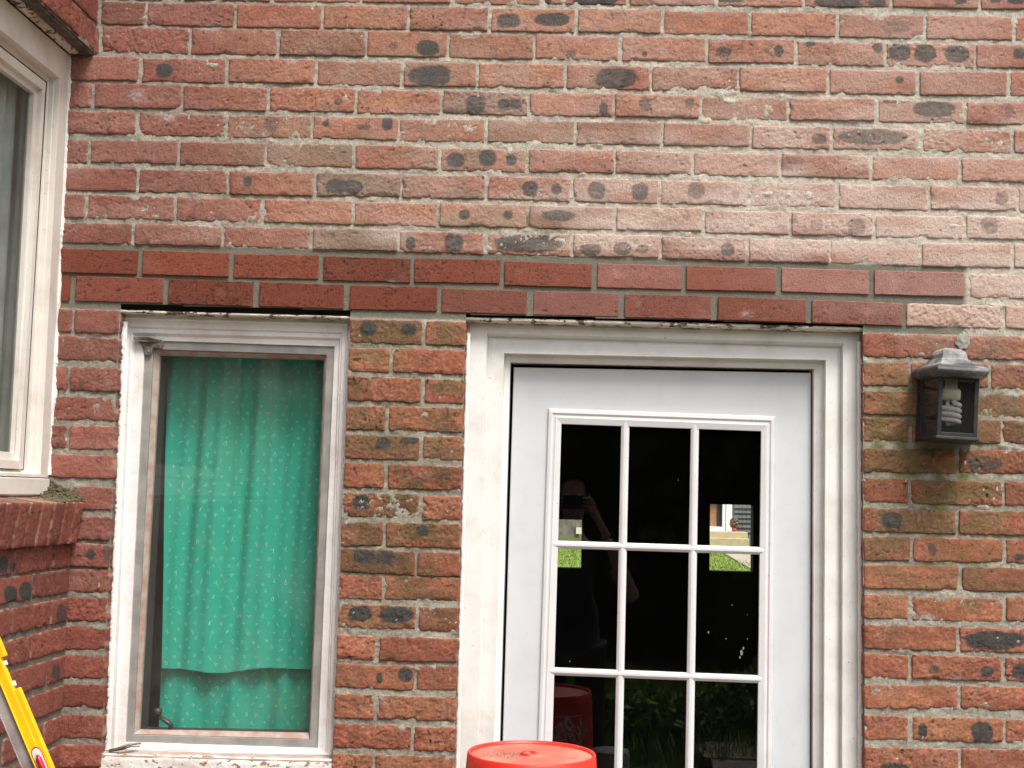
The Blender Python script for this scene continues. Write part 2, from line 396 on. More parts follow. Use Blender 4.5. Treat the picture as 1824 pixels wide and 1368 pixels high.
def col_rows(tops, x_ref, slope, hgt, nbelow=15):
    out = []
    for t in tops: out.append(mk_row(x_ref, t, t+hgt, x_ref+200, t+200*slope, t+hgt+200*slope))
    last = out[-1]
    for k in range(1, nbelow):
        out.append(tuple((a, t-0.0748*k, b-0.0748*k) for a, t, b in last))
    return out
for i, rw in enumerate(col_rows(LT, 170, 0.028, 42)):
    zm = (rw[0][1]+rw[0][2])/2
    xa = XB-0.01 if i < 9 else X1-0.02
    js = [P(j, LT[i]+20)[0] for j in LJ[i]] if i < len(LT) else []
    if i >= len(LT) and zm < 0.0: continue
    xr = WL(zm) if zm > P(200, 1400)[2] else DL(zm)
    e = [xa]+[j for j in js if j > xa+0.02]
    if xr-e[-1] > 0.3:
        s = e[-1]+(0.225 if i % 2 else 0.112)
        while s < xr-0.05: e.append(s); s += 0.225
    lay(rw, e+[xr], 'left', fine=i < 17, right_open=True)
for i, rw in enumerate(col_rows(PT, 620, 0.03, 43)):
    zm = (rw[0][1]+rw[0][2])/2
    if zm < 0.0 or zm < P(200, 1400)[2]-0.005: continue
    js = P(PJ[i], PT[i]+20)[0] if i < len(PJ) else WR(zm)+(0.1 if i % 2 else 0.2)
    lay(rw, [WR(zm), js, DL(zm)], 'pillar', fine=i < 17, left_open=True, right_open=True)
for i, rw in enumerate(col_rows(RT, 1545, 0.021, 43)):
    zm = (rw[0][1]+rw[0][2])/2
    if zm < 0.0: continue
    e = [DR(zm)]+([P(j, RT[i]+20)[0] for j in RJ[i]] if i < len(RT) else [DR(zm)+(0.12 if i % 2 else 0.225)])
    while e[-1] < XR: e.append(e[-1]+0.228)
    lay(rw, e, 'right', fine=i < 16, left_open=True)

def build_bricks(lst, name, parent, tf, blots, pxmap):
    Vs, Qs, Cs = [], [], []; off = 0
    for b in lst:
        q = b['q']; L = max(q[1][0]-q[0][0], 0.01); H = q[3][1]-q[0][1]
        st = 0.0030 if b['fine'] else 0.012
        nu, nv = max(4, int(L/st)), max(4, int(H/st))
        # rows of the parameter grid: two extra rings for the round-over and the back
        e1, e2 = 0.0026, 0.0008
        u = np.concatenate([[0, 0, e2/L], np.linspace(e1/L, 1-e1/L, nu), [1-e2/L, 1, 1]])
        v = np.concatenate([[0, 0, e2/H], np.linspace(e1/H, 1-e1/H, nv), [1-e2/H, 1, 1]])
        du = np.zeros(len(u), int); du[[0, -1]] = 2; du[[1, -2]] = 1
        dv = np.zeros(len(v), int); dv[[0, -1]] = 2; dv[[1, -2]] = 1
        U, W = np.meshgrid(u, v); DU, DV = np.meshgrid(du, dv); D = np.maximum(DU, DV)
        s = b['seed']*7.13; sty = b['style']
        A = (q[0][0]*(1-U)+q[1][0]*U)*(1-W)+(q[3][0]*(1-U)+q[2][0]*U)*W
        Z = (q[0][1]*(1-U)+q[1][1]*U)*(1-W)+(q[3][1]*(1-U)+q[2][1]*U)*W
        lx, lz = U*L, W*H
        du_ = np.minimum(lx, L-lx); dv_ = np.minimum(lz, H-lz); de = np.minimum(du_, dv_)
        old = sty != 'new'
        # ragged outline
        ow = np.exp(-de/0.006)
        amp = 0.0018 if old else 0.0010
        rz = amp*(fbm(lx*55, np.sign(W-0.5)*3+0*lz, s)+0.5*vn(lx*210, np.sign(W-.5)*5+0*lz, s))
        rx = amp*fbm(lz*60, np.sign(U-0.5)*3+0*lz, s+5)
        Z = Z+rz*np.exp(-dv_/0.007)*np.where(W > .5, 1, -1); A = A+rx*np.exp(-du_/0.007)*np.where(U > .5, 1, -1)
        # rounded corners
        rc = (0.0065 if sty in ('left', 'pillar', 'right', 'pale') else 0.0042) if old else 0.0025
        cx_ = np.clip(rc-du_, 0, None); cz_ = np.clip(rc-dv_, 0, None); rr = np.sqrt(cx_**2+cz_**2)+1e-9
        k = np.where(rr > rc, rc/rr, 1)
        A = A+np.where(U < .5, 1, -1)*cx_*(1-k); Z = Z+np.where(W < .5, 1, -1)*cz_*(1-k)
        # relief
        if old:
            rough = {'old': 1.0, 'pale': 1.3, 'left': 1.1, 'pillar': 1.5, 'right': 1.35, 'side': .8}[sty]*np.clip(0.85+0.5*vn(np.array([s]), np.array([0.5]))[0], .4, 1.5)
            wx = lx+0.006*vn(lx*60, lz*60, s); wz = lz+0.006*vn(lx*60+9, lz*60, s)
            rid = 1-np.abs(fbm(wx*85+s, wz*120, s+3, 3))*2.6
            hgt = rough*(0.0012*fbm(lx*40, lz*55, s)+0.0012*np.clip(rid, 0, 1)-0.0004+0.0009*vn(lx*230, lz*230, s))
            cr = np.abs(fbm(lx*28+s, lz*34, s+40, 2)); crk = np.clip(1-cr/0.04, 0, 1)*sstep(0.2, .5, vn(lx*20, lz*20, s+70)); hgt = hgt-rough*0.0022*crk
            pit = vn(lx*170, lz*190, s+20); hgt = hgt-0.003*sstep(0.74, 0.88, pit)
            lm = 0.0018*(1-np.exp(-de/0.0028))
            hgt = hgt+lm-0.0018
            chip = sstep(0.38, 0.65, vn(lx*35+3, lz*35, s+30))*np.exp(-de/0.008); hgt = hgt-0.0035*chip
        else:
            pit = vn(lx*130, lz*330, s+20); pit2 = vn(lx*420, lz*160, s+21)
            pm = sstep(0.35, 0.75, pit)*sstep(-0.35, 0.2, vn(lx*35, lz*35, s+4))
            vt = np.abs(np.sin(lx*70+3*vn(lx*12, 0*lx, s)))
            hgt = -0.0014*pm-0.0006*sstep(.5, .8, pit2)+0.0003*vn(lx*300, lz*300, s)-0.0008*sstep(0.06, 0.0, vt)*sstep(0, .4, vn(np.array([s]), np.array([9.]))[0])
        dep = 0.10 if b['deep'] else 0.022
        Y = b['y']-hgt+np.where(D == 1, 0.0014, 0)+np.where(D == 2, dep, 0)
        # colour
        pt = tf(A, Y, Z).reshape(-1, 3); px = pxmap(pt).reshape(*U.shape, 2); PXx, PXy = px[..., 0], px[..., 1]
        r1, r2, r3 = (h3(np.array([b['seed']]), np.array([k_]), np.array([3]))[0] for k_ in (1, 2, 3))
        red = np.array([.350, .118, .074]); org = np.array([.43, .165, .090]); brn = np.array([.215, .140, .082])*(np.array([.95, .83, .74]) if sty in ('pillar', 'right') else 1); lft = np.array([.285, .088, .062])
        c = np.zeros(U.shape+(3,)); one = np.ones(U.shape)[..., None]
        if sty == 'new':
            mx_, my_ = PXx.mean(), PXy.mean(); pk = max([0.08]+[v_ for (x_, y_, v_) in ((1140, 498, .65), (1468, 507, .85), (1641, 512, .9), (863, 533, .35), (1024, 538, .7), (1190, 545, .3), (1526, 555, .45), (210, 518, .25)) if abs(x_-mx_) < 60 and abs(y_-my_) < 16])
            c = c+np.array([.225, .056, .029])*(0.75+0.45*r1)+(np.array([.34, .145, .12])-np.array([.225, .056, .029]))*pk
            bloom = sstep(0.1, .7, fbm(lx*22, lz*30, s+8))*min(1, pk*1.3)
            c = c+(np.array([.48, .26, .23])-c)*bloom[..., None]*0.55
            c = c*(1-0.55*pm[..., None])*(1-.5*sstep(.5, .8, pit2)[..., None])
            c = c*(1+0.14*fbm(lx*60, lz*60, s)[..., None])
        else:
            t = sstep(-0.5, 0.6, fbm(lx*9+s, lz*18, s+1)+r1-.5)[..., None]
            c = red*(1-t)+org*t
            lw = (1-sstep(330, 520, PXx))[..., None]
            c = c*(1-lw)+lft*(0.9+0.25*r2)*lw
            bw = np.clip(brown_f(PXx, PXy)*1.5*sstep(-0.35, 0.55, fbm(lx*14, lz*26, s+2)+(r2-.5)*0.9+0.1), 0, 1)[..., None]
            ed = np.exp(-du_/0.012)[..., None]*(.6 if sty in ('pillar', 'right') else 0)
            bw = bw*(1-ed)
            c = c*(1-bw)+brn*(0.85+.4*r3)*bw
            c = c*(0.86+0.28*r3)
            c = c*(1+0.26*fbm(lx*45, lz*60, s+6)[..., None])*(1+0.15*np.clip(hgt/0.0015, -1.2, 1.0))[..., None]
            c = c*(1+0.20*vn(lx*310, lz*310, s+51))[..., None]*(1+0.14*vn(lx*150, lz*190, s+52))[..., None]
            c = c*(1-0.85*sstep(0.72, 0.86, pit)*sstep(-.3, .3, vn(lx*18, lz*18, s+53)))[..., None]*(1-.6*crk)[..., None]
            if sty == 'pale': c = c*.5+np.array([.55, .30, .22])*.5
            # pale lips: painted highlights on upper and right arrises and ridges, with mortar smears
            lip = (np.exp(-(H-lz)/0.0022)*sstep(-.2, .5, vn(lx*70, 0*lx, s+60))+0.8*np.exp(-(L-lx)/0.0022)*sstep(.0, .5, vn(lz*70, 0*lx, s+61)))
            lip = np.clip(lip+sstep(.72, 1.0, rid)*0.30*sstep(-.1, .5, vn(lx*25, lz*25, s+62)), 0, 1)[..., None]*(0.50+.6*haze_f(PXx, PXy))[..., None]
            c = c*(1-lip)+np.array([.60, .46, .36])*lip
        # burnt blotches
        m = np.zeros(U.shape); m_keep = 0
        if len(blots):
            near = blots[(np.abs(blots[:, 0]-PXx.mean()) < 200) & (np.abs(blots[:, 1]-PXy.mean()) < 60)] if sty != 'side' else blots
            wxn = 0.16*fbm(PXx/9, PXy/9, 5)
            for (bx, by, rx_, ry_, sg) in near:
                d = (np.abs((PXx-bx)/rx_)**2.5+np.abs((PXy-by)/ry_)**2.5)**(1/2.5)+wxn
                m = np.maximum(m, (1-sstep(0.88, 1.06, d))*sg)
        if sty != 'new':
            m = (m*(1.0+0.12*vn(lx*90, lz*90, s)))[..., None]; m = np.clip(m, 0, .97)
            c = c*(1-m)+np.array([.060, .061, .060])*(1+0.35*fbm(lx*120, lz*120, s)[..., None])*m
        if sty != 'new': m_keep = m[..., 0]
        if sty != 'side':
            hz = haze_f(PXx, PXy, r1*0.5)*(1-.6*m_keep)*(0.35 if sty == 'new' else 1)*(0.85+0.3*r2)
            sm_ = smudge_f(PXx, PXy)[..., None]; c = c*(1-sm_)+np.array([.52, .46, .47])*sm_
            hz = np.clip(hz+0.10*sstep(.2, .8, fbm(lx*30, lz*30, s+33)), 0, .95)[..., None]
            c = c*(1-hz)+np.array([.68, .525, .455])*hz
            if sty == 'pale': c = c*.65+np.array([.70, .54, .45])*.35*(1+.2*vn(lx*150, lz*150, s))[..., None]
            if sty != 'new':
                ms = moss_f(PXx, PXy)[..., None]*np.where(PXy > 580, .72, .15)[..., None]; c = c*(1-ms)+np.array([.175, .135, .048])*ms
        sp = sstep(.93, .97, vn(lx*130+s, lz*130, s+90))*(1 if old else 0); c = c*(1-sp[..., None])+.75*sp[..., None]*one
        Vs.append(pt); Cs.append(np.clip(c, 0.01, .9).reshape(-1, 3))
        nx = U.shape[1]; ny = U.shape[0]
        I = (np.arange(ny-1)[:, None]*nx+np.arange(nx-1)[None, :]).ravel()+off
        Qs.append(np.stack([I, I+1, I+nx+1, I+nx], 1)); off += nx*ny
    return mesh_np(name, np.concatenate(Vs), np.concatenate(Qs), [M['brick']], parent, col=np.concatenate(Cs))

wall = empty('brick_wall', (0, 0.05, 0), 'long red brick house wall with a repaired strip of darker new bricks above window and door', 'wall')
main = [b for b in bricks if b['style'] != 'new']; newb = [b for b in bricks if b['style'] == 'new']
tfm = lambda a, y, z: np.stack([a, y, z], -1)
build_bricks(main, 'brickwork', wall, tfm, BLA, to_px)
nb_o = build_bricks(newb, 'new_brick_course', wall, tfm, BLA, to_px)
nb_o['label'] = 'darker smooth new bricks in two repaired courses'

# mortar sheet -----------------------------------------------------------
zt = P(200, 552)[2]
ZW0, ZD0 = P(200, 1350)[2], 0.02
def in_open(x, z):                      # inside the window or the door opening
    ztop_w = P(216, 541)[2]+(x-P(216, 541)[0])*(P(626, 552)[2]-P(216, 541)[2])/(P(626, 552)[0]-P(216, 541)[0])
    ztop_d = P(828, 559)[2]+(x-P(828, 559)[0])*(P(1544, 578)[2]-P(828, 559)[2])/(P(1544, 578)[0]-P(828, 559)[0])
    wn = (x > WL(z)-0.0) & (x < WR(z)+0.0) & (z < ztop_w) & (z > ZW0-0.062)
    dr = (x > DL(z)-0.0) & (x < DR(z)+0.0) & (z < ztop_d) & (z > ZD0)
    return wn | dr
def mortar_sheet():
    xs = np.concatenate([np.arange(XL, 1.2, 0.0036), np.arange(1.2, XR, 0.02)])
    zs = np.concatenate([np.arange(-0.02, 0.98, 0.02), np.arange(0.98, 3.02, 0.0036), np.arange(3.02, 3.5, 0.02)])
    X, Z = np.meshgrid(xs, zs)
    pt0 = np.stack([X, 0*X, Z], -1); px = to_px(pt0.reshape(-1, 3)).reshape(*X.shape, 2); px_, py_ = px[..., 0], px[..., 1]
    # new mortar mask round the repaired courses
    def band(rowt, rowb): return None
    tt = np.minimum(1, 1)*0
    top10 = row_specs[10]; bot11 = row_specs[11]
    zt10 = top10[0][1]+(X-top10[0][0])*(top10[1][1]-top10[0][1])/(top10[1][0]-top10[0][0])
    zb11 = bot11[0][2]+(X-bot11[0][0])*(bot11[1][2]-bot11[0][2])/(bot11[1][0]-bot11[0][0])
    nm = sstep(-0.002, 0.002, zt10+0.016-Z)*sstep(-0.002, 0.002, Z-zb11+0.020)*(1-sstep(1715, 1725, px_-np.where(py_ > 530, -60, 40)*0))
    fld = 0.0022*fbm(X*60, Z*60, 1)+0.0012*vn(X*240, Z*240, 2)
    Yo = 0.0040-0.0022*fbm(X*9, Z*25, 7)-fld
    Yn = 0.0050-0.0006*fbm(X*30, Z*30, 4)
    Y = Yo*(1-nm)+Yn*nm
    smear = sstep(.40, .7, fbm(X*26, Z*40, 12))*(1-nm); Y = Y-0.0036*smear
    c = np.array([.50, .465, .39])*(1+.22*vn(X*230, Z*230, 66)[..., None])*(1+0.22*fbm(X*20, Z*20, 5)[..., None])
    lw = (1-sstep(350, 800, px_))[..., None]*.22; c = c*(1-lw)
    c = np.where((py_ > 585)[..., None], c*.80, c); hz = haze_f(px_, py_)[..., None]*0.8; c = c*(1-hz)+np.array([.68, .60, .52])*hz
    ms = np.clip(moss_f(px_, py_)*1.3, 0, .9)[..., None]; c = c*(1-ms)+np.array([.17, .17, .075])*ms
    sm_ = smudge_f(px_, py_)[..., None]; c = c*(1-sm_)+np.array([.52, .47, .46])*sm_
    dk = sstep(.2, .7, fbm(X*12, Z*50, 31))[..., None]*0.25; c = c*(1-dk)
    nmc = nm[..., None]; c = c*(1-nmc)+np.array([.215, .205, .165])*(1+.10*fbm(X*14, Z*30, 8)[..., None])*nmc
    V = np.stack([X, Y, Z], -1).reshape(-1, 3)
    ny, nx = X.shape; I = np.arange(ny-1)[:, None]*nx+np.arange(nx-1)[None, :]
    xc = (X[:-1, :-1]+X[1:, 1:])/2; zc = (Z[:-1, :-1]+Z[1:, 1:])/2
    keep = ~in_open(xc, zc); I = I[keep]
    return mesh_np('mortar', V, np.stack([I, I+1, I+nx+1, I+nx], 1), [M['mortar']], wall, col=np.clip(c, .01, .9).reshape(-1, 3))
mortar_sheet()
# mortar returns and backing around the openings
def strip_return(fx, z0, z1, side, nm='jamb_mortar'):
    zs = np.arange(z0, z1, 0.008); ys = np.linspace(0.004, 0.11, 14)
    Zg, Yg = np.meshgrid(zs, ys, indexing='ij')
    Xg = fx(Zg)-side*(0.004+0.0012*fbm(Zg*60, Yg*60, 3))
    V = np.stack([Xg, Yg, Zg], -1).reshape(-1, 3); a, b = Zg.shape
    I = (np.arange(a-1)[:, None]*b+np.arange(b-1)[None]).ravel()
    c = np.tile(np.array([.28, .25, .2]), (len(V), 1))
    mesh_np(nm, V, np.stack([I, I+1, I+b+1, I+b], 1), [M['mortar']], wall, col=c)
strip_return(WL, ZW0-0.05, zt+.01, 1); strip_return(WR, ZW0-0.05, zt, -1)
strip_return(DL, 0, zt, 1); strip_return(DR, 0, zt-0.02, -1)

# ------------------------------------------------------------------ lofted frames
def loft(name, loops, mat, parent, seg=36, jit=0.0, seed=0, bevel=0.0008):
    """loops: list of 4 corner points (3D). Each side subdivided, successive loops joined."""
    V = []; cnt = 4*seg
    for li, lp in enumerate(loops):
        lp = [np.array(p, float) for p in lp]; ctr = sum(lp)/4
        for s in range(4):
            a, b = lp[s], lp[(s+1) % 4]
            d = b-a; L = np.linalg.norm(d); d = d/L
            axis = np.cross(d, np.array([0, 1, 0]) if abs(lp[0][1]-lp[1][1])+abs(lp[1][1]-lp[2][1]) < 0.05 else np.array([1, 0, 0]))
            for k in range(seg):
                t = k/seg; p = a+(b-a)*t
                if jit: p = p+axis*jit*float(fbm(np.array([t*L*25+s*31.7]), np.array([li*1.7+seed]), 0.5))*min(1, 6*min(t, 1-t))
                V.append(p)
    Q = []
    for li in range(len(loops)-1):
        for k in range(cnt):
            a = li*cnt+k; b = li*cnt+(k+1) % cnt; Q.append((a, b, b+cnt, a+cnt))
    o = mesh_np(name, V, Q, [mat], parent, smooth=False)
    if bevel:
        bv = o.modifiers.new('bevel', 'BEVEL'); bv.width = bevel; bv.segments = 2; bv.limit_method = 'ANGLE'; bv.angle_limit = R(30)
    return o
def quad(pts, y): return [P(px, py, y) for px, py in pts]
def at_y(q, y): return [np.array([p[0], y, p[2]]) for p in q]

# window ------------------------------------------------------------------
win = empty('window', tuple(P(400, 1345, 0.05)), 'narrow casement window with green patterned curtain behind grey metal sash in peeling white frame', 'window')
o0 = quad([(211, 556), (625, 569), (596, 1348), (177, 1342)], 0.046)
w1 = quad([(219, 566), (618, 577), (590, 1344), (184, 1338)], 0.040)
w1b = quad([(221, 569), (616, 580), (588, 1343), (186, 1337)], 0.044)
w2 = quad([(227, 581), (610, 592), (584, 1342), (193, 1336)], 0.044)
w3 = quad([(230, 585), (608, 595), (582, 1341), (197, 1335)], 0.049)
w3b = quad([(234, 592), (606, 602), (581, 1341), (203, 1334)], 0.047)
w4 = quad([(240, 598), (604, 607), (580, 1340), (208, 1333)], 0.054)
w5 = quad([(258, 606), (596, 617), (566, 1333), (223, 1322)], 0.055)
loft('frame', [at_y(o0, 0.11), o0, w1, w1b, w2, w3, w3b, w4, w5, at_y(w5, 0.10)], M['win_trim'], win, 60, 0.0012, 3, bevel=0.0012)
s0 = quad([(257, 606), (597, 615), (567, 1333), (222, 1324)], 0.060)
s1 = quad([(273, 622), (582, 632), (552, 1318), (237, 1309)], 0.060)
s1b = quad([(275, 624), (580, 634), (551, 1316), (239, 1307)], 0.066)
s2 = quad([(285, 633), (577, 641), (550, 1306), (248, 1300)], 0.078)
sash = loft('sash', [at_y(s0, .09), s0, s1, at_y(s1, 0.066)], M['alu'], win, 40, 0.0003, 8)
loft('glazing_lip', [at_y(s1, 0.0665), s1b, s2, at_y(s2, .09)], M['tan_lip'], win, 60, 0.0008, 5)
def pane(name, q, y, mat, parent):
    bm = bmesh.new(); add_prism(bm, at_y(q, y), (0, 0.003, 0)); return bm_obj(name, bm, mat, parent)
g = quad([(280, 628), (580, 636), (553, 1311), (244, 1305)], 0.083)
bm = bmesh.new(); bm.faces.new([bm.verts.new(p) for p in g]); bm_obj('pane', bm, M['win_glass'], win)
# inner reveal, interior shade put into its dark colour
rv = at_y(g, 0.10)
loft('reveal', [at_y(s0, .0905), rv, at_y(rv, 0.17)], M['dark_inside'], win, 4, bevel=0)
# sill board
def wob_board(name, tl, tr, br, bl_, yf, yb, mat, parent, amp=0.0015, seed=1, nx=90, nz=10):
    U, W = np.meshgrid(np.linspace(0, 1, nx), np.linspace(0, 1, nz))
    tl, tr, br, bl_ = [np.array(P(*q, yf)) for q in (tl, tr, br, bl_)]
    pt = (bl_*(1-U[..., None])+br*U[..., None])*(1-W[..., None])+(tl*(1-U[..., None])+tr*U[..., None])*W[..., None]
    pt[..., 1] += -amp*fbm(pt[..., 0]*30, pt[..., 2]*90, seed)+0.006*(np.abs(W-.5)*2)**6
    pt[..., 2] += amp*0.7*fbm(pt[..., 0]*40, W*0, seed+4)
    back = pt[-1].copy(); back[:, 1] = yb; botb = pt[0].copy(); botb[:, 1] = yb
    V = np.concatenate([botb[None], pt, back[None]], 0); a, b = V.shape[:2]
    I = (np.arange(a-1)[:, None]*b+np.arange(b-1)[None]).ravel()
    return mesh_np(name, V.reshape(-1, 3), np.stack([I, I+1, I+b+1, I+b], 1), [mat], parent)
wob_board('sill', (178, 1343), (593, 1354), (591, 1400), (176, 1392), 0.004, 0.09, M['sill'], win, 0.002, 3)
bm = bmesh.new()
a, b = P(180, 1338, .03), P(590, 1350, .03)
add_prism(bm, [P(185, 1334, .035), P(592, 1347, .035), P(592, 1356, .006), P(182, 1345, .006)], (0, 0, -0.004)); bm_obj('sill_ledge', bm, M['tan_lip'], win, 0.001)
# hinge bracket at the top left
bm = bmesh.new(); yh = 0.050
def flat(bm, pts, y, t, mi=0): add_prism(bm, [P(a, b, y) for a, b in pts], (0, t, 0), mi)
flat(bm, [(247, 606), (289, 607), (291, 610), (290, 617), (287, 620), (272, 619), (270, 629), (268, 632), (261, 633), (258, 631), (253, 617)], yh, .004)
add_prism(bm, [P(237, 599, .035), P(262, 600, .035), P(288, 605, .050), P(287, 609, .050), P(255, 608, .036), P(238, 606, .034)], (0, .012, 0))
h = bm_obj('hinge_bracket', bm, M['hinge'], win, 0.0012)
bm = bmesh.new()
for (a, b) in ((264, 626), (282, 614)):
    c = P(a, b, yh-.001); add_lathe(bm, [(0, -.0015), (.0022, -.001), (.003, .001)], (0, 0, 0), 12)
    for v in list(bm.verts)[-36:]: v.co = Vector((c[0]+v.co.x, c[1]+v.co.z, c[2]+v.co.y))
bm_obj('screw', bm, M['hinge'], h, smooth=True)
bm = bmesh.new()
add_tube(bm, [P(195, 1337, .02), P(205, 1335, .012), P(216, 1332, .010), P(228, 1327, .012), P(240, 1325, .02), P(251, 1324, .03)], [.0035, .004, .004, .0032, .003, .002], 8)
add_tube(bm, [P(203, 1337, .016), P(218, 1335, .012), P(232, 1330, .014), P(249, 1329, .02)], [.002, .0018, .0018, .0015], 8)
bm_obj('bent_hinge_strap', bm, M['hinge'], win, smooth=True)
# crank handle inside
bm = bmesh.new(); yc = 0.12
add_tube(bm, [P(282, 1262, yc), P(281, 1273, yc)], [.011, .0095], 12)
add_tube(bm, [P(283, 1276, yc), P(300, 1287, yc), P(305, 1292, yc), P(300, 1305, yc)], [.005, .0065, .007, .007], 12)
bm_obj('crank_handle', bm, simple('crank_bronze', (0.07, 0.06, 0.055), .45, .3), win, smooth=True)

# curtain -----------------------------------------------------------------
def mat_curtain():
    k = N('green_cotton'); k.set(Roughness=0.9); k.b.inputs['Specular IOR Level'].default_value = 0.15
    wv = k.noise(14, 4, .6, (1, 1, 6)); f = k.noise(600, 2)
    c = k.mix(k.ramp(wv, .3, .75, 0, .35), (0.030, 0.455, 0.315), (0.024, 0.385, 0.262))
    k.col(c); k.bump(f, 0.0004, .5, k.bump(wv, 0.002, .5))
    tr = k.n('ShaderNodeBsdfTranslucent'); k.l(c, tr.inputs[0]); mx = k.n('ShaderNodeMixShader'); mx.inputs[0].default_value = .15
    k.l(k.b.outputs[0], mx.inputs[1]); k.l(tr.outputs[0], mx.inputs[2]); k.l(mx.outputs[0], k.out.inputs[0]); return k.m
M['curtain'] = mat_curtain(); M['print'] = simple('curtain_print', (0.30, 0.74, 0.54), .9, 0, .15)
def glyphs(chars, size):
    out = []
    for ch in chars:
        cu = bpy.data.curves.new('g', 'FONT'); cu.body = ch; cu.size = size; cu.resolution_u = 2; cu.offset = -.00025; cu.align_x = 'CENTER'; cu.align_y = 'CENTER'
        o = bpy.data.objects.new('g', cu); COL.objects.link(o); bpy.context.view_layer.update()
        dg = bpy.context.evaluated_depsgraph_get(); me = o.evaluated_get(dg).to_mesh()
        me.calc_loop_triangles()
        v = np.array([q.co[:2] for q in me.vertices]); t = np.array([q.vertices[:] for q in me.loop_triangles]); out.append((v, t))
        o.evaluated_get(dg).to_mesh_clear(); bpy.data.objects.remove(o); bpy.data.curves.remove(cu)
    return out
GL = glyphs('hyapfemsdgqntrkuxjczvo', 0.0185)
def curtain(name, xa, xb, ztop, zbot, yb, folds, hem, seed, label, drift):
    f = lambda x, z: yb+0.016*folds(x-drift*(ztop-z), z)
    xs = np.linspace(xa, xb, 120); ts = np.linspace(0, 1, 170)
    U, T = np.meshgrid(np.linspace(0, 1, 120), ts)
    zb = zbot(xa+(xb-xa)*U); Z = ztop+(zb-ztop)*T
    X = xa+(xb-xa)*U+drift*(Z-ztop)*1.0
    Y = f(X, Z)+0.0012*fbm(X*30, Z*12, seed)
    V = np.stack([X, Y, Z], -1).reshape(-1, 3); a, b = X.shape
    I = (np.arange(a-1)[:, None]*b+np.arange(b-1)[None]).ravel(); Q = np.stack([I, I+1, I+b+1, I+b], 1)
    VV = [V]; TT = []; off = len(V); r = random.Random(seed)
    z = ztop-0.008; i = 0
    while z > zbot(xa)-0.02:
        x = xa+(0.0 if i % 2 else 0.0145)
        while x < xb:
            gx = x+r.uniform(-.005, .005)+drift*(z-ztop); gz = z+r.uniform(-.005, .005)
            if gz > zbot(gx)+0.006 and xa+drift*(gz-ztop)+.006 < gx < xb+drift*(gz-ztop)-.006:
                v, t = r.choice(GL); an = r.uniform(-0.9, .9)+(math.pi if r.random() < .3 else 0); sc = r.uniform(.8, 1.1)
                q = v*sc; q = np.stack([q[:, 0]*math.cos(an)-q[:, 1]*math.sin(an), q[:, 0]*math.sin(an)+q[:, 1]*math.cos(an)], 1)
                X2 = gx+q[:, 0]; Z2 = gz+q[:, 1]
                Y2 = f(X2, Z2)+0.0012*fbm(X2*30, Z2*12, seed)-0.0009
                VV.append(np.stack([X2, Y2, Z2], -1)); TT.append(t+off); off += len(v)
            x += 0.031
        z -= 0.0215; i += 1
    T_ = np.concatenate(TT)
    o = mesh_np(name, np.concatenate(VV), Q, [M['curtain'], M['print']], None, T=T_, midx=[0]*len(Q)+[1]*len(T_))
    return o
zT = P(300, 600, .2)[2]
ca, cb = P(301, 640, .19)[0], P(590, 640, .19)[0]
def fold1(x, z):
    u = (x-ca)/(cb-ca)
    return (0.55*-np.sin(u*2*np.pi*3.4+1.0)+0.30*np.sin(u*2*np.pi*9.3+2+1.2*vn(z*2, 0*z))+0.35*vn(u*6+3, z*1.3))*(0.45+0.55*sstep(P(400,1250,.2)[2], zT, z))
zh = P(400, 1196, .19)[2]
def hem1(x):
    u = (np.asarray(x)-ca)/(cb-ca)
    return zh+0.004-0.008*np.exp(-((u-.33)/.13)**2)+0.009*sstep(.4, .65, u)
c1 = curtain('curtain', ca, cb, zT, hem1, 0.185, fold1, None, 4, None, -0.022)
tag(c1, 'green curtain printed with tiny white letters behind the narrow window, front layer', 'curtain')
def fold2(x, z):
    u = (x-ca)/(cb-ca); return 0.5*np.sin(u*2*np.pi*3.1+1)+0.25*np.sin(u*2*np.pi*7+1.3*vn(z*3, 0*z))
c2 = curtain('curtain', P(297, 640, .212)[0], P(600, 640, .212)[0], zT, lambda x: 0*np.asarray(x)+P(400, 1340, .24)[2], 0.212, fold2, None, 5, None, -0.022)
tag(c2, 'lower green curtain layer seen under the raised hem, shaded and reaching the sash bottom', 'curtain')

# steel lintels -------------------------------------------------------------
def lintel(tl, tr, br, bl_, nm):
    o = wob_board(nm, tl, tr, br, bl_, 0.010, 0.09, M['lintel'], wall, 0.0012, 9, 160, 5)
lintel((212, 551), (628, 563), (628, 569), (212, 557), 'lintel')
lintel((823, 563.5), (1546, 582), (1546, 590), (823, 572), 'lintel')
# dark filler standing in for the shadow in the gap above the lintels
bm = bmesh.new()
for a, b, c, d in (((212, 535), (630, 547), (630, 566), (212, 554)), ((823, 553), (1546, 572), (1546, 585), (823, 567))):
    add_prism(bm, [P(*q, .03) for q in (a, b, c, d)], (0, .05, 0))
bm_obj('lintel_gap_shade', bm, M['dark_inside'], wall)

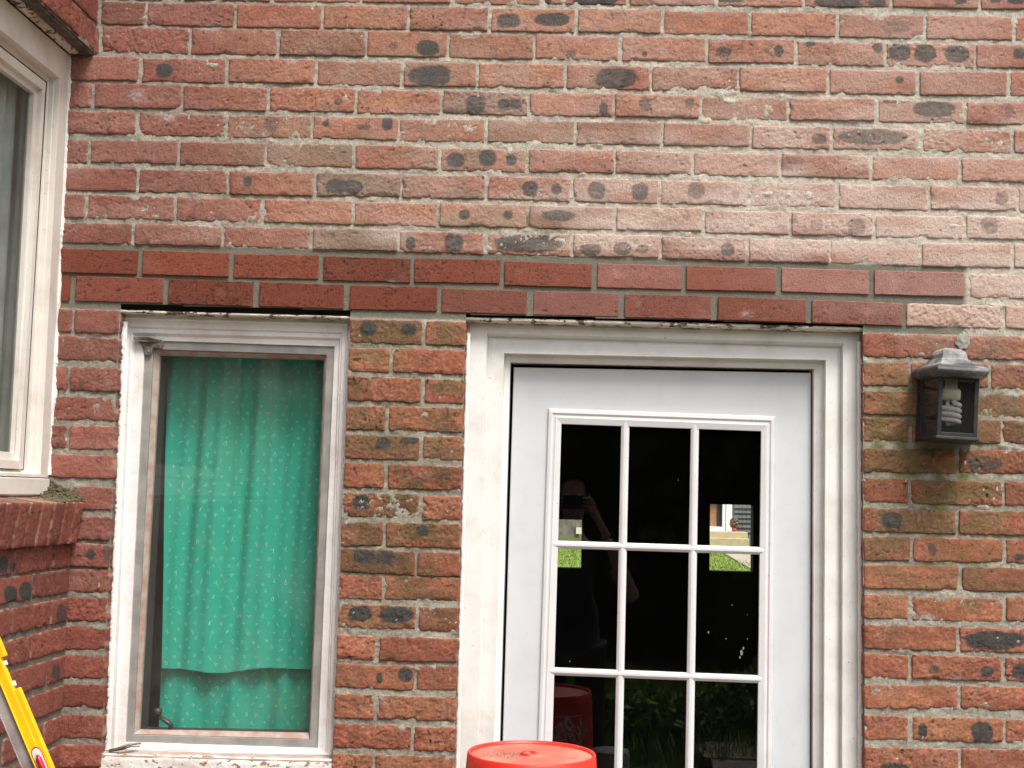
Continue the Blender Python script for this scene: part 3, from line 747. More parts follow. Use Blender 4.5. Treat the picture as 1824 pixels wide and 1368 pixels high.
# ragged caulk / old paint where frames meet brick ----------------------------
def caulk(name, f, z0, z1, y, wl, wr, parent, seed, amp=0.004, n=420):
    zs = np.linspace(z0, z1, n); L = f(zs)-wl+amp*fbm(zs*60, 0*zs, seed)+amp*.6*vn(zs*330, 0*zs, seed+1); Rr = f(zs)+wr
    cols = [L, L+0.0012, (L+Rr)/2, Rr]; ys = [y+0.004, y-0.0005, y-0.0018+0.001*vn(zs*90, 0*zs, seed), y+0.001]
    V = np.stack([np.stack([c, zs*0+yy, zs], -1) for c, yy in zip(cols, ys)], 1)
    b = 4; I = (np.arange(n-1)[:, None]*b+np.arange(3)[None]).ravel()
    return mesh_np(name, V.reshape(-1, 3), np.stack([I, I+1, I+b+1, I+b], 1), [M['caulk']], parent)
caulk('caulk', WL, P(200, 1340)[2], P(200, 570)[2], 0.028, 0.002, 0.012, win, 2, .0045)
caulk('caulk', WR, P(600, 1340)[2], P(600, 585)[2], 0.040, 0.010, 0.001, win, 3, .003)

# door ----------------------------------------------------------------------
door = empty('door', tuple(P(1180, 2090, 0.09)), 'white outside door with nine-pane window and cream surround', 'door')
d0 = quad([(831, 575), (1539, 593), (1546, 2085), (791, 2085)], 0.046)
d0b = quad([(838, 577), (1531, 595), (1538, 2085), (799, 2085)], 0.044)
d1 = quad([(867, 593), (1502, 611), (1499, 2085), (830, 2085)], 0.044)
d1c = quad([(870, 600), (1498, 619), (1495, 2085), (833, 2085)], 0.066)
d1d = quad([(877, 606), (1491, 622), (1488, 2085), (840, 2085)], 0.062)
d2 = quad([(898, 629), (1471, 641), (1464, 2085), (857, 2085)], 0.060)
d2b = at_y(d2, 0.084)
d3a = quad([(902, 636), (1461, 649), (1456, 2085), (861, 2085)], 0.084)
d3 = quad([(909, 645), (1450, 657), (1447, 2085), (868, 2085)], 0.089)
loft('door_frame', [at_y(d0, .11), d0, d0b, d1, d1c, d1d, d2, d2b, d3a, d3, at_y(d3, .16)], M['door_trim'], door, 60, 0.0004, 12, bevel=0.001)
q = quad([(915, 654), (1445, 664), (1441, 2080), (873, 2080)], 0.108)
li_o = quad([(976, 727), (1382, 741), (1375, 1462), (953, 1450)], 0.108)
leaf = loft('door_leaf', [at_y(q, .148), at_y(q, .110), quad([(916.5, 655.5), (1443.5, 665.5), (1439.5, 2078), (874.5, 2078)], 0.108), li_o, at_y(li_o, .135)], M['door_white'], door, 40, bevel=0.0006)
l1 = quad([(978, 729), (1380, 743), (1373, 1460), (955, 1448)], 0.100)
l2 = quad([(983, 735), (1374, 749), (1367, 1454), (960, 1442)], 0.0985)
l3 = quad([(986, 739), (1371, 752), (1364, 1450), (963, 1438)], 0.102)
l4 = quad([(990, 743), (1366, 757), (1360, 1446), (966, 1434)], 0.101)
l5 = quad([(1000, 755), (1356, 768), (1348, 1434), (981, 1422)], 0.103)
loft('lite_frame', [at_y(li_o, .1085), l1, l2, l3, l4, at_y(l4, .0995), l5, at_y(l5, 0.116)], M['lite_white'], leaf, 20, bevel=0.0008)
def bar(name, a, b, wpx, parent, y=0.106):
    pass; a, b = np.array(a, float), np.array(b, float); d = (b-a)/np.linalg.norm(b-a); nn = np.array([-d[1], d[0]])*wpx/2
    bm = bmesh.new(); A = [P(*(a+nn), y), P(*(b+nn), y), P(*(b-nn), y), P(*(a-nn), y)]
    i = 0.32; B = [P(*(a+nn*i), y-.005), P(*(b+nn*i), y-.005), P(*(b-nn*i), y-.005), P(*(a-nn*i), y-.005)]
    C = at_y(A, 0.116)
    vs = [[bm.verts.new(p) for p in r] for r in (C, A, B)]
    for r0, r1 in zip(vs[:-1], vs[1:]):
        for k in range(4): bm.faces.new((r0[k], r0[(k+1) % 4], r1[(k+1) % 4], r1[k]))
    bm.faces.new(vs[-1]); bmesh.ops.recalc_face_normals(bm, faces=bm.faces)
    return bm_obj(name, bm, M['lite_white'], parent, 0.0008)
bar('glazing_bar', (1114, 750), (1100, 1430), 14.5, leaf); bar('glazing_bar', (1238, 755), (1227, 1435), 14.5, leaf)
bar('glazing_bar', (985, 969.6), (1360, 981.5), 13.5, leaf, .1053); bar('glazing_bar', (980, 1195.8), (1356, 1210.5), 13.5, leaf, .1053)
xs_t, xs_b = [1003, 1114, 1238, 1354], [981, 1100, 1227, 1348]
yl, yr = [755, 969.6, 1195.8, 1424], [768, 981.5, 1210.5, 1436]
def gp(i, j):
    t = (yl[j]-755)/(1424-755); x = xs_t[i]*(1-t)+xs_b[i]*t; u = (x-990)/(1350-990); return (x, yl[j]+(yr[j]-yl[j])*u)
for i in range(3):
    for j in range(3):
        bm = bmesh.new(); bm.faces.new([bm.verts.new(P(*p, 0.1145)) for p in (gp(i, j), gp(i+1, j), gp(i+1, j+1), gp(i, j+1))])
        bm_obj('pane', bm, M['glass'], leaf)
# bird dropping marks on the glass
bm = bmesh.new(); r = random.Random(3)
for (a, b, s) in ((1321, 1163, 6), (1324, 1155, 3), (1318, 1171, 3), (1262, 1126, 2.5), (1331, 1138, 1.5), (1293, 1138, 1.5), (1304, 1078, 1.3), (1331, 1095, 1), (1127, 762, 1), (1208, 855, 1), (1015, 1178, 1.6)):
    pts = [P(a+s*r.uniform(.5, 1)*math.cos(t)*.6, b+s*r.uniform(.6, 1.2)*math.sin(t), 0.1135) for t in np.linspace(0, 2*math.pi, 9)[:-1]]
    bm.faces.new([bm.verts.new(p) for p in pts])
bm_obj('splash_mark', bm, simple('dried_splash', (.22, .22, .21), .9), leaf)
# knob
bm = bmesh.new(); c = P(1405, 1392, 0.10)
prof = [(.0, -.062), (.02, -.060), (.0275, -.050), (.028, -.040), (.020, -.028), (.012, -.022), (.012, -.008), (.030, -.006), (.032, .0)]
rg = add_lathe(bm, prof, (0, 0, 0), 40)
for v in bm.verts: v.co = Vector((c[0]+v.co.x, c[1]+v.co.z+.008, c[2]+v.co.y))
bm_obj('knob', bm, M['steel'], leaf, smooth=True)
caulk('caulk', DL, 0.05, P(830, 590)[2], 0.030, 0.001, 0.010, door, 5, .0018)
caulk('caulk', DR, 0.05, P(1538, 605)[2], 0.034, 0.008, 0.004, door, 6, .0018)

# ------------------------------------------------------------------ wall lantern
lamp = empty('wall_lantern', tuple(P(1688, 730, 0)), 'black wall lantern with spiral bulb fixed to the brick right of the door', 'lantern')
lc = P(1688, 700, -0.0)
tilt = Matrix.Rotation(R(2.6), 4, 'Y')
def LP(x, y, z):                        # local lantern coords -> world
    v = tilt @ Vector((x, 0, z)); return Vector((lc[0]+v.x, y, lc[2]+v.z))
# plan polygon (x, y): back left, front left, front right, back right
BW, FW, YB, YF = 0.066, 0.047, -0.022, -0.118
plan = [(-BW, YB), (-FW, YF), (FW, YF), (BW, YB)]
zt_, zb_ = P(1688, 672, -.1)[2]-lc[2], P(1688, 781, -.1)[2]-lc[2]
cxm = P(1705, 720, -.1)[0]-lc[0]
lc = np.array([lc[0]-0.006, 0, lc[2]])
def lring(s, z, grow=0.0):
    pts = []
    for (x, y) in [(-BW, -0.002)]+plan+[(BW, -0.002)]:
        sx = x*s+math.copysign(grow, x)
        pts.append(LP(sx, y*s+0.0 if y > -.01 else (y-.0)*s-grow, z))
    return pts
def loft_pts(bm, rings, cap0=True, cap1=True, smooth=False, mi=0):
    vs = [[bm.verts.new(p) for p in r] for r in rings]; m = len(vs[0])
    for a, b in zip(vs[:-1], vs[1:]):
        for k in range(m):
            f = bm.faces.new((a[k], a[(k+1) % m], b[(k+1) % m], b[k])); f.smooth = smooth
    if cap0: bm.faces.new(vs[0][::-1])
    if cap1: bm.faces.new(vs[-1])
    bmesh.ops.recalc_face_normals(bm, faces=bm.faces)
bm = bmesh.new()
prof = [(1.02, zt_-.002), (1.10, zt_-.001), (1.20, zt_+.002), (1.26, zt_+.007), (1.28, zt_+.012), (1.27, zt_+.017), (1.22, zt_+.022), (1.08, zt_+.027), (1.00, zt_+.029), (0.90, zt_+.031), (0.80, zt_+.036), (0.74, zt_+.043), (0.72, zt_+.046), (0.66, zt_+.047),
        (0.64, zt_+.050), (0.62, zt_+.059), (0.55, zt_+.068), (0.42, zt_+.075), (0.22, zt_+.079)]
loft_pts(bm, [lring(s, z) for s, z in prof])
bm_obj('lantern_roof', bm, M['roof_metal'], lamp, 0.0015, segs=3)
bm = bmesh.new()
loft_pts(bm, [lring(1.0, zb_+.004, .003), lring(1.0, zb_-.003, .004), lring(.9, zb_-.007)])
bm_obj('base_plate', bm, M['black_metal'], lamp, 0.001)
bm = bmesh.new(); add_prism(bm, [LP(-BW-.003, -.001, zb_-.006), LP(BW+.003, -.001, zb_-.006), LP(BW+.003, -.001, zt_+.03), LP(-BW-.003, -.001, zt_+.03)], (0, -0.008, 0)); bm_obj('back_plate', bm, M['black_metal'], lamp, .001)
pl = [(-BW, -0.008)]+plan+[(BW, -0.008)]
def pbox(bm, p0, p1, z0, z1, t):        # thin wall between two plan points
    d = Vector((p1[0]-p0[0], p1[1]-p0[1])).normalized(); nn = Vector((-d.y, d.x))*t
    a = [LP(p0[0], p0[1], z0), LP(p1[0], p1[1], z0), LP(p1[0], p1[1], z1), LP(p0[0], p0[1], z1)]
    add_prism(bm, a, (tilt.to_3x3() @ Vector((nn.x, 0, 0)))+Vector((0, nn.y, 0)))
bm = bmesh.new()
for i in range(1, 4):
    p0, p1 = Vector(pl[i]), Vector(pl[i+1]); d = (p1-p0).normalized()
    fw = 0.0095
    pbox(bm, p0, p0+d*fw, zb_+.004, zt_, .005); pbox(bm, p1-d*fw, p1, zb_+.004, zt_, .005)
    pbox(bm, p0+d*fw, p1-d*fw, zb_+.004, zb_+.013, .005); pbox(bm, p0+d*fw, p1-d*fw, zt_-.007, zt_, .005)
for (p0, p1) in ((pl[0], pl[1]), (pl[4], pl[5])): pbox(bm, p0, p1, zb_, zt_, .003)
bm_obj('cage', bm, M['black_metal'], lamp, .0008)
for i in range(1, 4):
    p0, p1 = Vector(pl[i]), Vector(pl[i+1]); d = (p1-p0).normalized(); nn = Vector((-d.y, d.x))*.0025
    p0 = p0+d*.009+nn; p1 = p1-d*.009+nn
    bm = bmesh.new(); bm.faces.new([bm.verts.new(LP(a[0], a[1], z)) for a, z in ((p0, zb_+.012), (p1, zb_+.012), (p1, zt_-.006), (p0, zt_-.006))]); bm_obj('pane', bm, M['lamp_glass'], lamp)
bulb = None
bx, by = -0.003, -0.062
bm = bmesh.new()
def lath(bm, prof, seg=28):
    rings = [[LP(bx+r_*math.cos(2*math.pi*k/seg), by+r_*math.sin(2*math.pi*k/seg), z) for k in range(seg)] for r_, z in prof]
    loft_pts(bm, rings, smooth=True)
lath(bm, [(.018, zt_-.052), (.0225, zt_-.050), (.0232, zt_-.030), (.021, zt_-.026), (.015, zt_-.022), (.014, zt_)])
bulb = bm_obj('bulb', bm, M['cfl_base'], lamp)
bm = bmesh.new(); pts = []
zc = zt_-.062
for k in range(0, 150):
    t = k/149; a = -1.2+t*2*math.pi*3.4; rr = .0215 if t < .97 else .017
    pts.append(LP(bx+rr*math.cos(a), by+rr*math.sin(a), zc-.046*t))
pts = [LP(bx+.004, by-.006, zt_-.050), LP(bx+.006, by-.012, zt_-.058)]+pts+[LP(bx-.006, by-.010, zc-.0475)]
add_tube(bm, pts, .0055, 10); add_tube(bm, [LP(bx-.007, by, zt_-.050), LP(bx-.007, by, zc-.044)], .0045, 8); bm_obj('spiral_tube', bm, M['cfl'], bulb, smooth=True)
# mortar patch above the lantern, on the brick
bm = bmesh.new(); c = P(1715, 608, -.002)
bmesh.ops.create_uvsphere(bm, u_segments=40, v_segments=20, radius=1)
for v in bm.verts:
    r_ = 1+.18*float(vn(np.array([v.co.x*3]), np.array([v.co.z*3]), 2.)); 
    v.co = Vector((c[0]+v.co.x*.019*r_, c[1]+v.co.y*.0028*(1+.6*float(vn(np.array([v.co.x*5]), np.array([v.co.z*5]), 7.))), c[2]+v.co.z*.022*r_))
bm_obj('mortar_dab', bm, simple('grey_mortar_dab', (.34, .33, .28), .95, 0, .5, 60, .003), wall, smooth=True)

# ------------------------------------------------------------------ side wall with its window
side = empty('brick_side_wall', (X1, -0.5, 0), 'red brick side wall meeting the long wall at the left, with slanted brick window sill', 'wall')
YN = -2.05                              # how far it is built towards the viewer
# rows continue those of the long wall at the corner
sb = []
def side_row(t, b, joints, fine):
    e = [0.012]+[j for j in joints if j < -0.03]
    e = [-v for v in e]; e[0] = 0.0
    for i in range(len(e)-1):
        sb.append(dict(q=[(e[i]+.0045, b), (e[i+1]-.0045, b), (e[i+1]-.0045, t), (e[i]+.0045, t)], style='side', seed=900+len(sb), y=rng.normal(0, .001), fine=fine, deep=False))
zc_left = [(P(120, LT[i]-1)[2], P(120, LT[i]+41)[2]) for i in range(len(LT))]
def jl(par): 
    s = -0.115 if par else -0.225
    o = []
    while s > YN: o.append(s+rng.normal(0, .004)); s -= 0.225
    return o+[YN]
for i in range(8, 16): side_row(zc_left[i][0], zc_left[i][1], jl(i % 2 == 0), True)
zlast = zc_left[-1]
for k in range(1, 14): side_row(zlast[0]-.0748*k, zlast[1]-.0748*k, jl((15+k) % 2 == 0), False)
rr0 = mk_row(*ROWS[2][0]); 
for i in range(0, 3):
    r_ = row_specs[i]; t, b = zline(r_, X1); side_row(t, b, jl(i % 2 == 0), True)
for k in range(1, 8): t, b = zline(row_specs[0], X1); side_row(t+.0725*k, b+.0725*k, jl(k % 2 == 1), k < 2)
ZSOF = zline(row_specs[2], X1)[1]-0.004   # soffit height above the side window
ZSILL = S(20, 896, X1+.02)[2]            # top of the rowlock
zrow = ZSILL+.01; kk = 0
while zrow < ZSOF-.06:
    e_ = [1.72, 1.84 if kk % 2 else 1.95, -YN]
    for i in range(2): sb.append(dict(q=[(e_[i]+.0045, zrow), (e_[i+1]-.0045, zrow), (e_[i+1]-.0045, zrow+.062), (e_[i]+.0045, zrow+.062)], style='side', seed=900+len(sb), y=0.0, fine=False, deep=True))
    zrow += .0735; kk += 1
tfs = lambda a, y, z: np.stack([X1-y, -a, z], -1)
build_bricks(sb, 'brickwork', side, tfs, BLSA, to_px)
# mortar of the side wall
def side_mortar(z0, z1):
    ys = np.arange(YN, 0.006, 0.004); zs = np.arange(z0, z1, 0.004 if z1-z0 < 1 else 0.006)
    Yg, Zg = np.meshgrid(ys, zs); Xg = X1-0.005+0.002*fbm(Yg*60, Zg*60, 3)+.001*vn(Yg*240, Zg*240, 3)
    V = np.stack([Xg, Yg, Zg], -1).reshape(-1, 3); a, b = Yg.shape; I = (np.arange(a-1)[:, None]*b+np.arange(b-1)[None]).ravel()
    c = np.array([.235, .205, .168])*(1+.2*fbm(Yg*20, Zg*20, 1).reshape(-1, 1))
    mesh_np('mortar', V, np.stack([I+b, I+b+1, I+1, I], 1), [M['mortar']], side, col=c)
side_mortar(-0.02, ZSILL-.085); side_mortar(ZSOF, 3.5)
bm = bmesh.new()                         # body behind the mortar
add_box(bm, (X1-.012-.1, YN/2+.02, (ZSILL-.09)/2), (.2, -YN+.0, ZSILL-.09)); add_box(bm, (X1-.012-.1, YN/2+.02, (ZSOF+3.5)/2+.003), (.2, -YN, 3.5-ZSOF))
add_box(bm, (X1-.11, (-1.72+YN)/2, (ZSILL+ZSOF)/2), (.19, YN+1.72 if YN+1.72 > 0 else -(YN+1.72), ZSOF-ZSILL+.2)); bm_obj('wall_core', bm, simple('wall_core', (.10, .07, .055), .95, 0, .4, 20, .002), side)
# rowlock sill
bm_list = []
ztop = S(20, 896, X1+.03)[2]; zbot_ = S(20, 977, X1+.008)[2]
y = -0.004; k = 0
rl = []
while y > YN:
    wdt = 0.060+rng.normal(0, .003)
    rl.append(dict(q=[(-y+.0025, zbot_-ztop), (-y+wdt-.0025, zbot_-ztop), (-y+wdt-.0025, 0.0), (-y+.0025, 0.0)], style='side', seed=700+k, y=rng.normal(0, .0008), fine=(k < 12), deep=True)); y -= wdt+.004; k += 1
def tfr(a, yy, z):                       # face leans out towards the top, top slopes up to the window
    zz = z*1.0; lean = 0.031+(z*0.12)
    return np.stack([X1+lean-yy, -a-(-z)*0.10, ztop+zz+0.12*yy*(z > -0.05)], -1)
build_bricks(rl, 'rowlock_sill', side, tfr, np.zeros((0, 5)), to_px)
bm = bmesh.new()
add_prism(bm, [(X1+.024, 0.003, ztop-.008), (X1+.006, 0.003, zbot_+.006), (X1-.14, 0.003, zbot_+.006), (X1-.14, 0.003, ztop+.003)], (0, YN, 0))
cm = simple('sill_mortar', (.26, .23, .19), .95, 0, .3, 40, .002); bm_obj('sill_bedding', bm, cm, side)

bay = empty('side_window', (XB, -0.45, ZSILL), 'large cream white window in the side wall at far left, partly out of view', 'window')
def SQ(pts, x): return [S(a, b, x) for a, b in pts]
def near(p, y): return np.array([p[0], y, p[2]])
def squad(ft, fb, x, yn):                # far-top, far-bottom pixels; near side closed at yn
    a, b = S(*ft, x), S(*fb, x)
    return [a, near(a, yn), near(b, yn), b]
def at_x(q, x): return [np.array([x, p[1], p[2]]) for p in q]
b0 = squad((124, 99), (92, 851), XB, -1.7)
b0 = [np.array([p[0], min(p[1], -0.003) if i in (0, 3) else p[1], p[2]]) for i, p in enumerate(b0)]
b1 = squad((107, 139), (72, 845), XB, -1.65)
b1b = at_x(b1, XB-.014)
b2 = squad((96, 138), (58, 842), XB-.016, -1.63); b2b = at_x(b2, XB-.028)
b3 = squad((84, 146), (42, 838), XB-.030, -1.61)
b4 = squad((82, 147), (41, 836), XB-.020, -1.605)
b5 = squad((76, 160), (34, 820), XB-.022, -1.59); b5b = at_x(b5, XB-.034)
b6 = squad((61, 166), (26, 806), XB-.036, -1.58)
loft('frame', [at_x(b0, XB-.10), b0, b1, b1b, b2, b2b, b3], M['bay_white'], bay, 30, .0003, 1)
loft('sash', [at_x(b3, XB-.036), at_x(b4, XB-.034), b4, b5, b5b, b6, at_x(b6, XB-.052)], M['bay_white'], bay, 30, .0002, 2)
bm = bmesh.new(); bm.faces.new([bm.verts.new(p) for p in at_x(squad((64, 164), (28, 808), XB-.048, -1.585), XB-.048)]); bm_obj('pane', bm, M['bay_glass'], bay)
# white sill board below
a = S(90, 853, XB+.012); b = S(84, 884, XB+.012)
bm = bmesh.new()
V = [(XB-.05, a[1], a[2]+.004), (XB+.010, a[1], a[2]), (XB+.012, a[1], b[2]+.004), (XB+.004, a[1]-.004, b[2]-.002), (XB-.05, a[1], b[2])]
add_prism(bm, V, (0, -1.7, 0)); bm_obj('sill', bm, M['bay_white'], bay, .0015)
# head: flaking wood strip and the dark soffit
bm = bmesh.new(); z9 = S(124, 97, XB)[2]
yo = -.004
add_prism(bm, [(XB+.002, yo, z9-.001), (XB+.022, yo, z9+.004), (XB+.024, yo, z9+.018), (XB+.002, yo, z9+.020)], (0, YN, 0)); bm_obj('head_strip', bm, M['lintel'], bay, .002)
bm = bmesh.new(); add_prism(bm, [(XB-.03, yo, z9+.020), (X1-.008, yo, ZSOF-.006), (X1-.008, yo, ZSOF+.004), (XB-.03, yo, ZSOF+.02)], (0, YN, 0)); bm_obj('soffit', bm, simple('dark_soffit', (.13, .10, .08), .95, 0, .6, 30, .004), bay)
# caulk between casing and long wall
zs_ = np.linspace(S(95, 850, XB)[2]+.005, z9+.0, 420)
L0 = XB-.004+0*zs_; R0 = XB+.004+.005*fbm(zs_*16, 0*zs_, 3)+.0014*vn(zs_*260, 0*zs_, 2)*sstep(-.2, .4, vn(zs_*9, 0*zs_, 8))
V = np.stack([np.stack([L0, 0*zs_-.014, zs_], -1), np.stack([(L0+R0)/2, 0*zs_-.007, zs_], -1), np.stack([R0, 0*zs_-.0015, zs_], -1), np.stack([R0+.001, 0*zs_+.004, zs_], -1)], 1)
I = (np.arange(419)[:, None]*4+np.arange(3)[None]).ravel(); mesh_np('caulk', V.reshape(-1, 3), np.stack([I, I+1, I+5, I+4], 1), [M['caulk']], bay)
# room behind the side window, pale blind in vertical folds
bl_ = []
ysb = np.linspace(0.02, -1.75, 240); zsb = np.linspace(ZSILL-.05, z9+.1, 8)
Yg, Zg = np.meshgrid(ysb, zsb); Xg = XB-.10+.012*np.sin(Yg*95)+.006*np.sin(Yg*37+1)
I = (np.arange(7)[:, None]*240+np.arange(239)[None]).ravel()
o = mesh_np('net_curtain', np.stack([Xg, Yg, Zg], -1).reshape(-1, 3), np.stack([I, I+1, I+241, I+240], 1), [simple('net_curtain', (.80, .84, .80), .9, 0, .3, 8)], None)
tag(o, 'pale grey net curtain hanging behind the large side window', 'curtain')

# moss and dirt in the corner of the sill
def mat_moss():
    k = N('moss'); k.set(Roughness=1.0); k.b.inputs['Specular IOR Level'].default_value = .05
    f = k.noise(160, 4, .7); k.col(k.mix(k.ramp(f, .35, .65), (.085, .085, .045), (.17, .13, .085))); k.bump(f, .004); return k.m
def grains(name, centre_fn, num, rmin, rmax, mat, seed):
    r = random.Random(seed); bm = bmesh.new()
    for i in range(num):
        c, s = centre_fn(r); rad = r.uniform(rmin, rmax)*s
        M_ = Matrix.Translation(c) @ Matrix.Rotation(r.uniform(0, 6), 4, 'Z') @ Matrix.Diagonal((rad, rad*r.uniform(.6, 1.2), rad*r.uniform(.5, 1), 1))
        bmesh.ops.create_icosphere(bm, subdivisions=1, radius=1, matrix=M_)
    return bm_obj(name, bm, mat)
def mc(r):
    u = r.random(); y_ = -.003-.15*u**1.5; hmax = .052*(1-u)**1.3+.005
    q = r.random(); return Vector((X1+.026-.09*q, y_, ztop+.001+hmax*r.random()*(.25+.75*q))), 1
o = grains('moss_clump', mc, 2400, .0018, .0048, mat_moss(), 4)
tag(o, 'dark green moss and crumbs heaped in the corner on the brick window sill', 'moss')
def dc(r): return Vector((XB+.016+.012*r.random(), -.09-1.5*r.random(), ztop+.005+.003*r.random())), 1
o = grains('dirt_crumbs', dc, 260, .002, .0045, mat_moss(), 5); tag(o, 'line of dark dirt crumbs along the white side window board', 'dirt', kind='stuff')

# ------------------------------------------------------------------ yellow level
lev = empty('spirit_level', tuple(P(100, 1368, -0.75)), 'yellow and grey spirit level leaning at lower left, red vial showing', 'spirit level')
yl_ = -0.75
pa, pb = P(-58, 998, yl_), P(141, 1472, yl_)
ax = (pb-pa)/np.linalg.norm(pb-pa); axv = Vector(ax); ln = 1.75
side_v = Vector((ax[2], 0, -ax[0])).normalized()     # in the plane, pointing up right
if side_v.x < 0: side_v = -side_v
toward = Vector((0, -1, 0))
def LV(s, u, v):                        # s along the axis, u across to the right, v towards viewer
    return Vector(pa)+axv*s+side_v*u+toward*v
wpx = 1/ (2350/(3.3+yl_))
yw, sw = 27*wpx, 23*wpx
yellow = simple('yellow_enamel', (.88, .54, .012), .35, 0, .12, 30, .0003); grey_w = simple('scuffed_web', (.24, .215, .21), .55, .2, .55, 14, .0005, dark=(.42, .38, .36)); redv = simple('red_vial', (.45, .012, .03), .2); whitep = simple('white_plastic', (.8, .78, .76), .4)
def lbox(bm, s0, s1, u0, u1, v0, v1, mi=0):
    vs = [LV(s, u, v) for s in (s0, s1) for u in (u0, u1) for v in (v0, v1)]
    b_ = [bm.verts.new(p) for p in vs]
    for f in ((0, 1, 3, 2), (4, 6, 7, 5), (0, 4, 5, 1), (2, 3, 7, 6), (0, 2, 6, 4), (1, 5, 7, 3)): bm.faces.new([b_[i] for i in f]).material_index = mi
    bmesh.ops.recalc_face_normals(bm, faces=bm.faces)
Lpx = np.linalg.norm(pb-pa)/np.hypot(197, 474)       # metres per px along
s_of = lambda py: (py-998)/474*np.linalg.norm(pb-pa)
bm = bmesh.new(); segs = [(-.2, s_of(1170), -.0), (s_of(1172), s_of(1222), -.014), (s_of(1224), s_of(1700), 0)]
lbox(bm, -.01, 1.70, -yw, -.0110, -.004, .010)
lbox(bm, -.01, s_of(1170), -.0120, 0, -.004, .0085); lbox(bm, s_of(1226), 1.70, -.0120, 0, -.004, .0085)
lbox(bm, -.01, 1.70, -yw-.001, -yw+.002, -.004, .012)
bm_obj('flange', bm, yellow, lev, .0015)
for a_, b_ in ((1176, 1184), (1212, 1221)):
    bm = bmesh.new(); lbox(bm, s_of(a_), s_of(b_), -.0115, -.006, -.003, .004); bm_obj('end_stop', bm, whitep, lev, .001)
bm = bmesh.new(); lbox(bm, -.01, 1.70, -yw-sw, -yw-.0012, -.004, .004); bm_obj('web', bm, grey_w, lev, .0005)
bm = bmesh.new(); lbox(bm, -.01, 1.70, -yw-sw-.0025, -yw-sw, -.005, .007); bm_obj('lower_flange', bm, grey_w, lev, .001)
def capsule(s0, s1, u, hw, v, t, mat, nm, par):
    bm = bmesh.new(); pts = []
    for k in range(13): a = math.pi*k/12; pts.append(LV(s0-hw*1.3*math.sin(a)*1, u+hw*math.cos(a), v))
    for k in range(13): a = math.pi*k/12; pts.append(LV(s1+hw*1.3*math.sin(a), u-hw*math.cos(a), v))
    add_prism(bm, pts, toward*t); return bm_obj(nm, bm, mat, par, .0008)
uc = -.55*yw
v0 = capsule(s_of(1336), s_of(1440), uc, .0102, .0101, .0012, redv, 'vial_bezel', lev)
v1 = capsule(s_of(1337), s_of(1438), uc, .0089, .0113, .0010, whitep, 'vial_window', lev)
bm = bmesh.new(); add_tube(bm, [LV(s_of(1338), uc, .012), LV(s_of(1345), uc, .012), LV(s_of(1438), uc, .012)], [.002, .0061, .0066], 14)
bm_obj('vial', bm, redv, v1, smooth=True)

# ------------------------------------------------------------------ bucket
bc = P(947, 1341, -0.36); bx_, by_, bz_ = bc[0], -0.36, bc[2]
bucket = empty('bucket', (bx_, by_, bz_-.37), 'red plastic bucket standing upside down in front of the door, dusty base up', 'bucket')
def mat_red():
    k = N('red_plastic'); k.set(Roughness=.42)
    f = k.noise(14, 5, .6); g = k.noise(60, 4, .7)
    k.col(k.mix(k.ramp(g, .5, .85, 0, .35), k.mix(k.ramp(f, .45, .75, 0, .3), (.62, .028, .016), (.66, .09, .06)), (.5, .3, .22))); k.bump(g, .0003); return k.m
def mat_redtop():
    k = N('dusty_red_plastic'); k.set(Roughness=.7)
    f = k.noise(9, 6, .7); g = k.noise(45, 5, .7)
    c = k.mix(k.ramp(f, .38, .68, 0.2, .9), (.64, .08, .055), (.46, .25, .18)); k.col(k.mix(k.ramp(g, .60, .68, 0, .7), c, (.22, .13, .09))); k.bump(g, .0008); return k.m
red = mat_red(); redt = mat_redtop()
rb = 223/F*(3.3-.36)/2
bm = bmesh.new()
add_lathe(bm, [(rb-.006, -.006), (rb-.0045, .001), (rb-.001, .002), (rb+.001, -.001), (rb+.0035, -.03), (rb+.0065, -.09), (rb+.012, -.25), (rb+.0125, -.255), (rb+.018, -.256), (rb+.018, -.262), (rb+.013, -.264), (rb+.0135, -.29), (rb+.021, -.291), (rb+.021, -.297), (rb+.014, -.30), (rb+.016, -.362), (rb+.022, -.364), (rb+.022, -.370), (rb+.012, -.370)], (bx_, by_, bz_), 96)
bm_obj('shell', bm, red, bucket, smooth=False)
bm = bmesh.new()
rg = add_lathe(bm, [(.0001, -.0046), (.014, -.0046), (.0145, -.0010), (.0185, -.0010), (.019, -.0046), (.05, -.0055), (.09, -.006), (rb-.0055, -.006)], (bx_, by_, bz_), 72)
bm_obj('base', bm, redt, bucket)
def dd(r):
    a = r.gauss(0, .026); b_ = r.gauss(0, .016); return Vector((bx_-.035+a, by_+.004+b_, bz_-.0048)), 1
bm = bmesh.new(); add_lathe(bm, [(.0135, -.0050), (.0140, .0005), (.0150, .0016), (.0172, .0016), (.0182, .0005), (.0187, -.0050)], (bx_-.006, by_, bz_), 48); bm_obj('centre_ring', bm, red, bucket)
o = grains('soil_crumbs', dd, 220, .0005, .0018, simple('soil', (.26, .18, .13), .95), 8); tag(o, 'grey brown soil crumbs scattered on the red bucket base', 'dirt', kind='stuff')
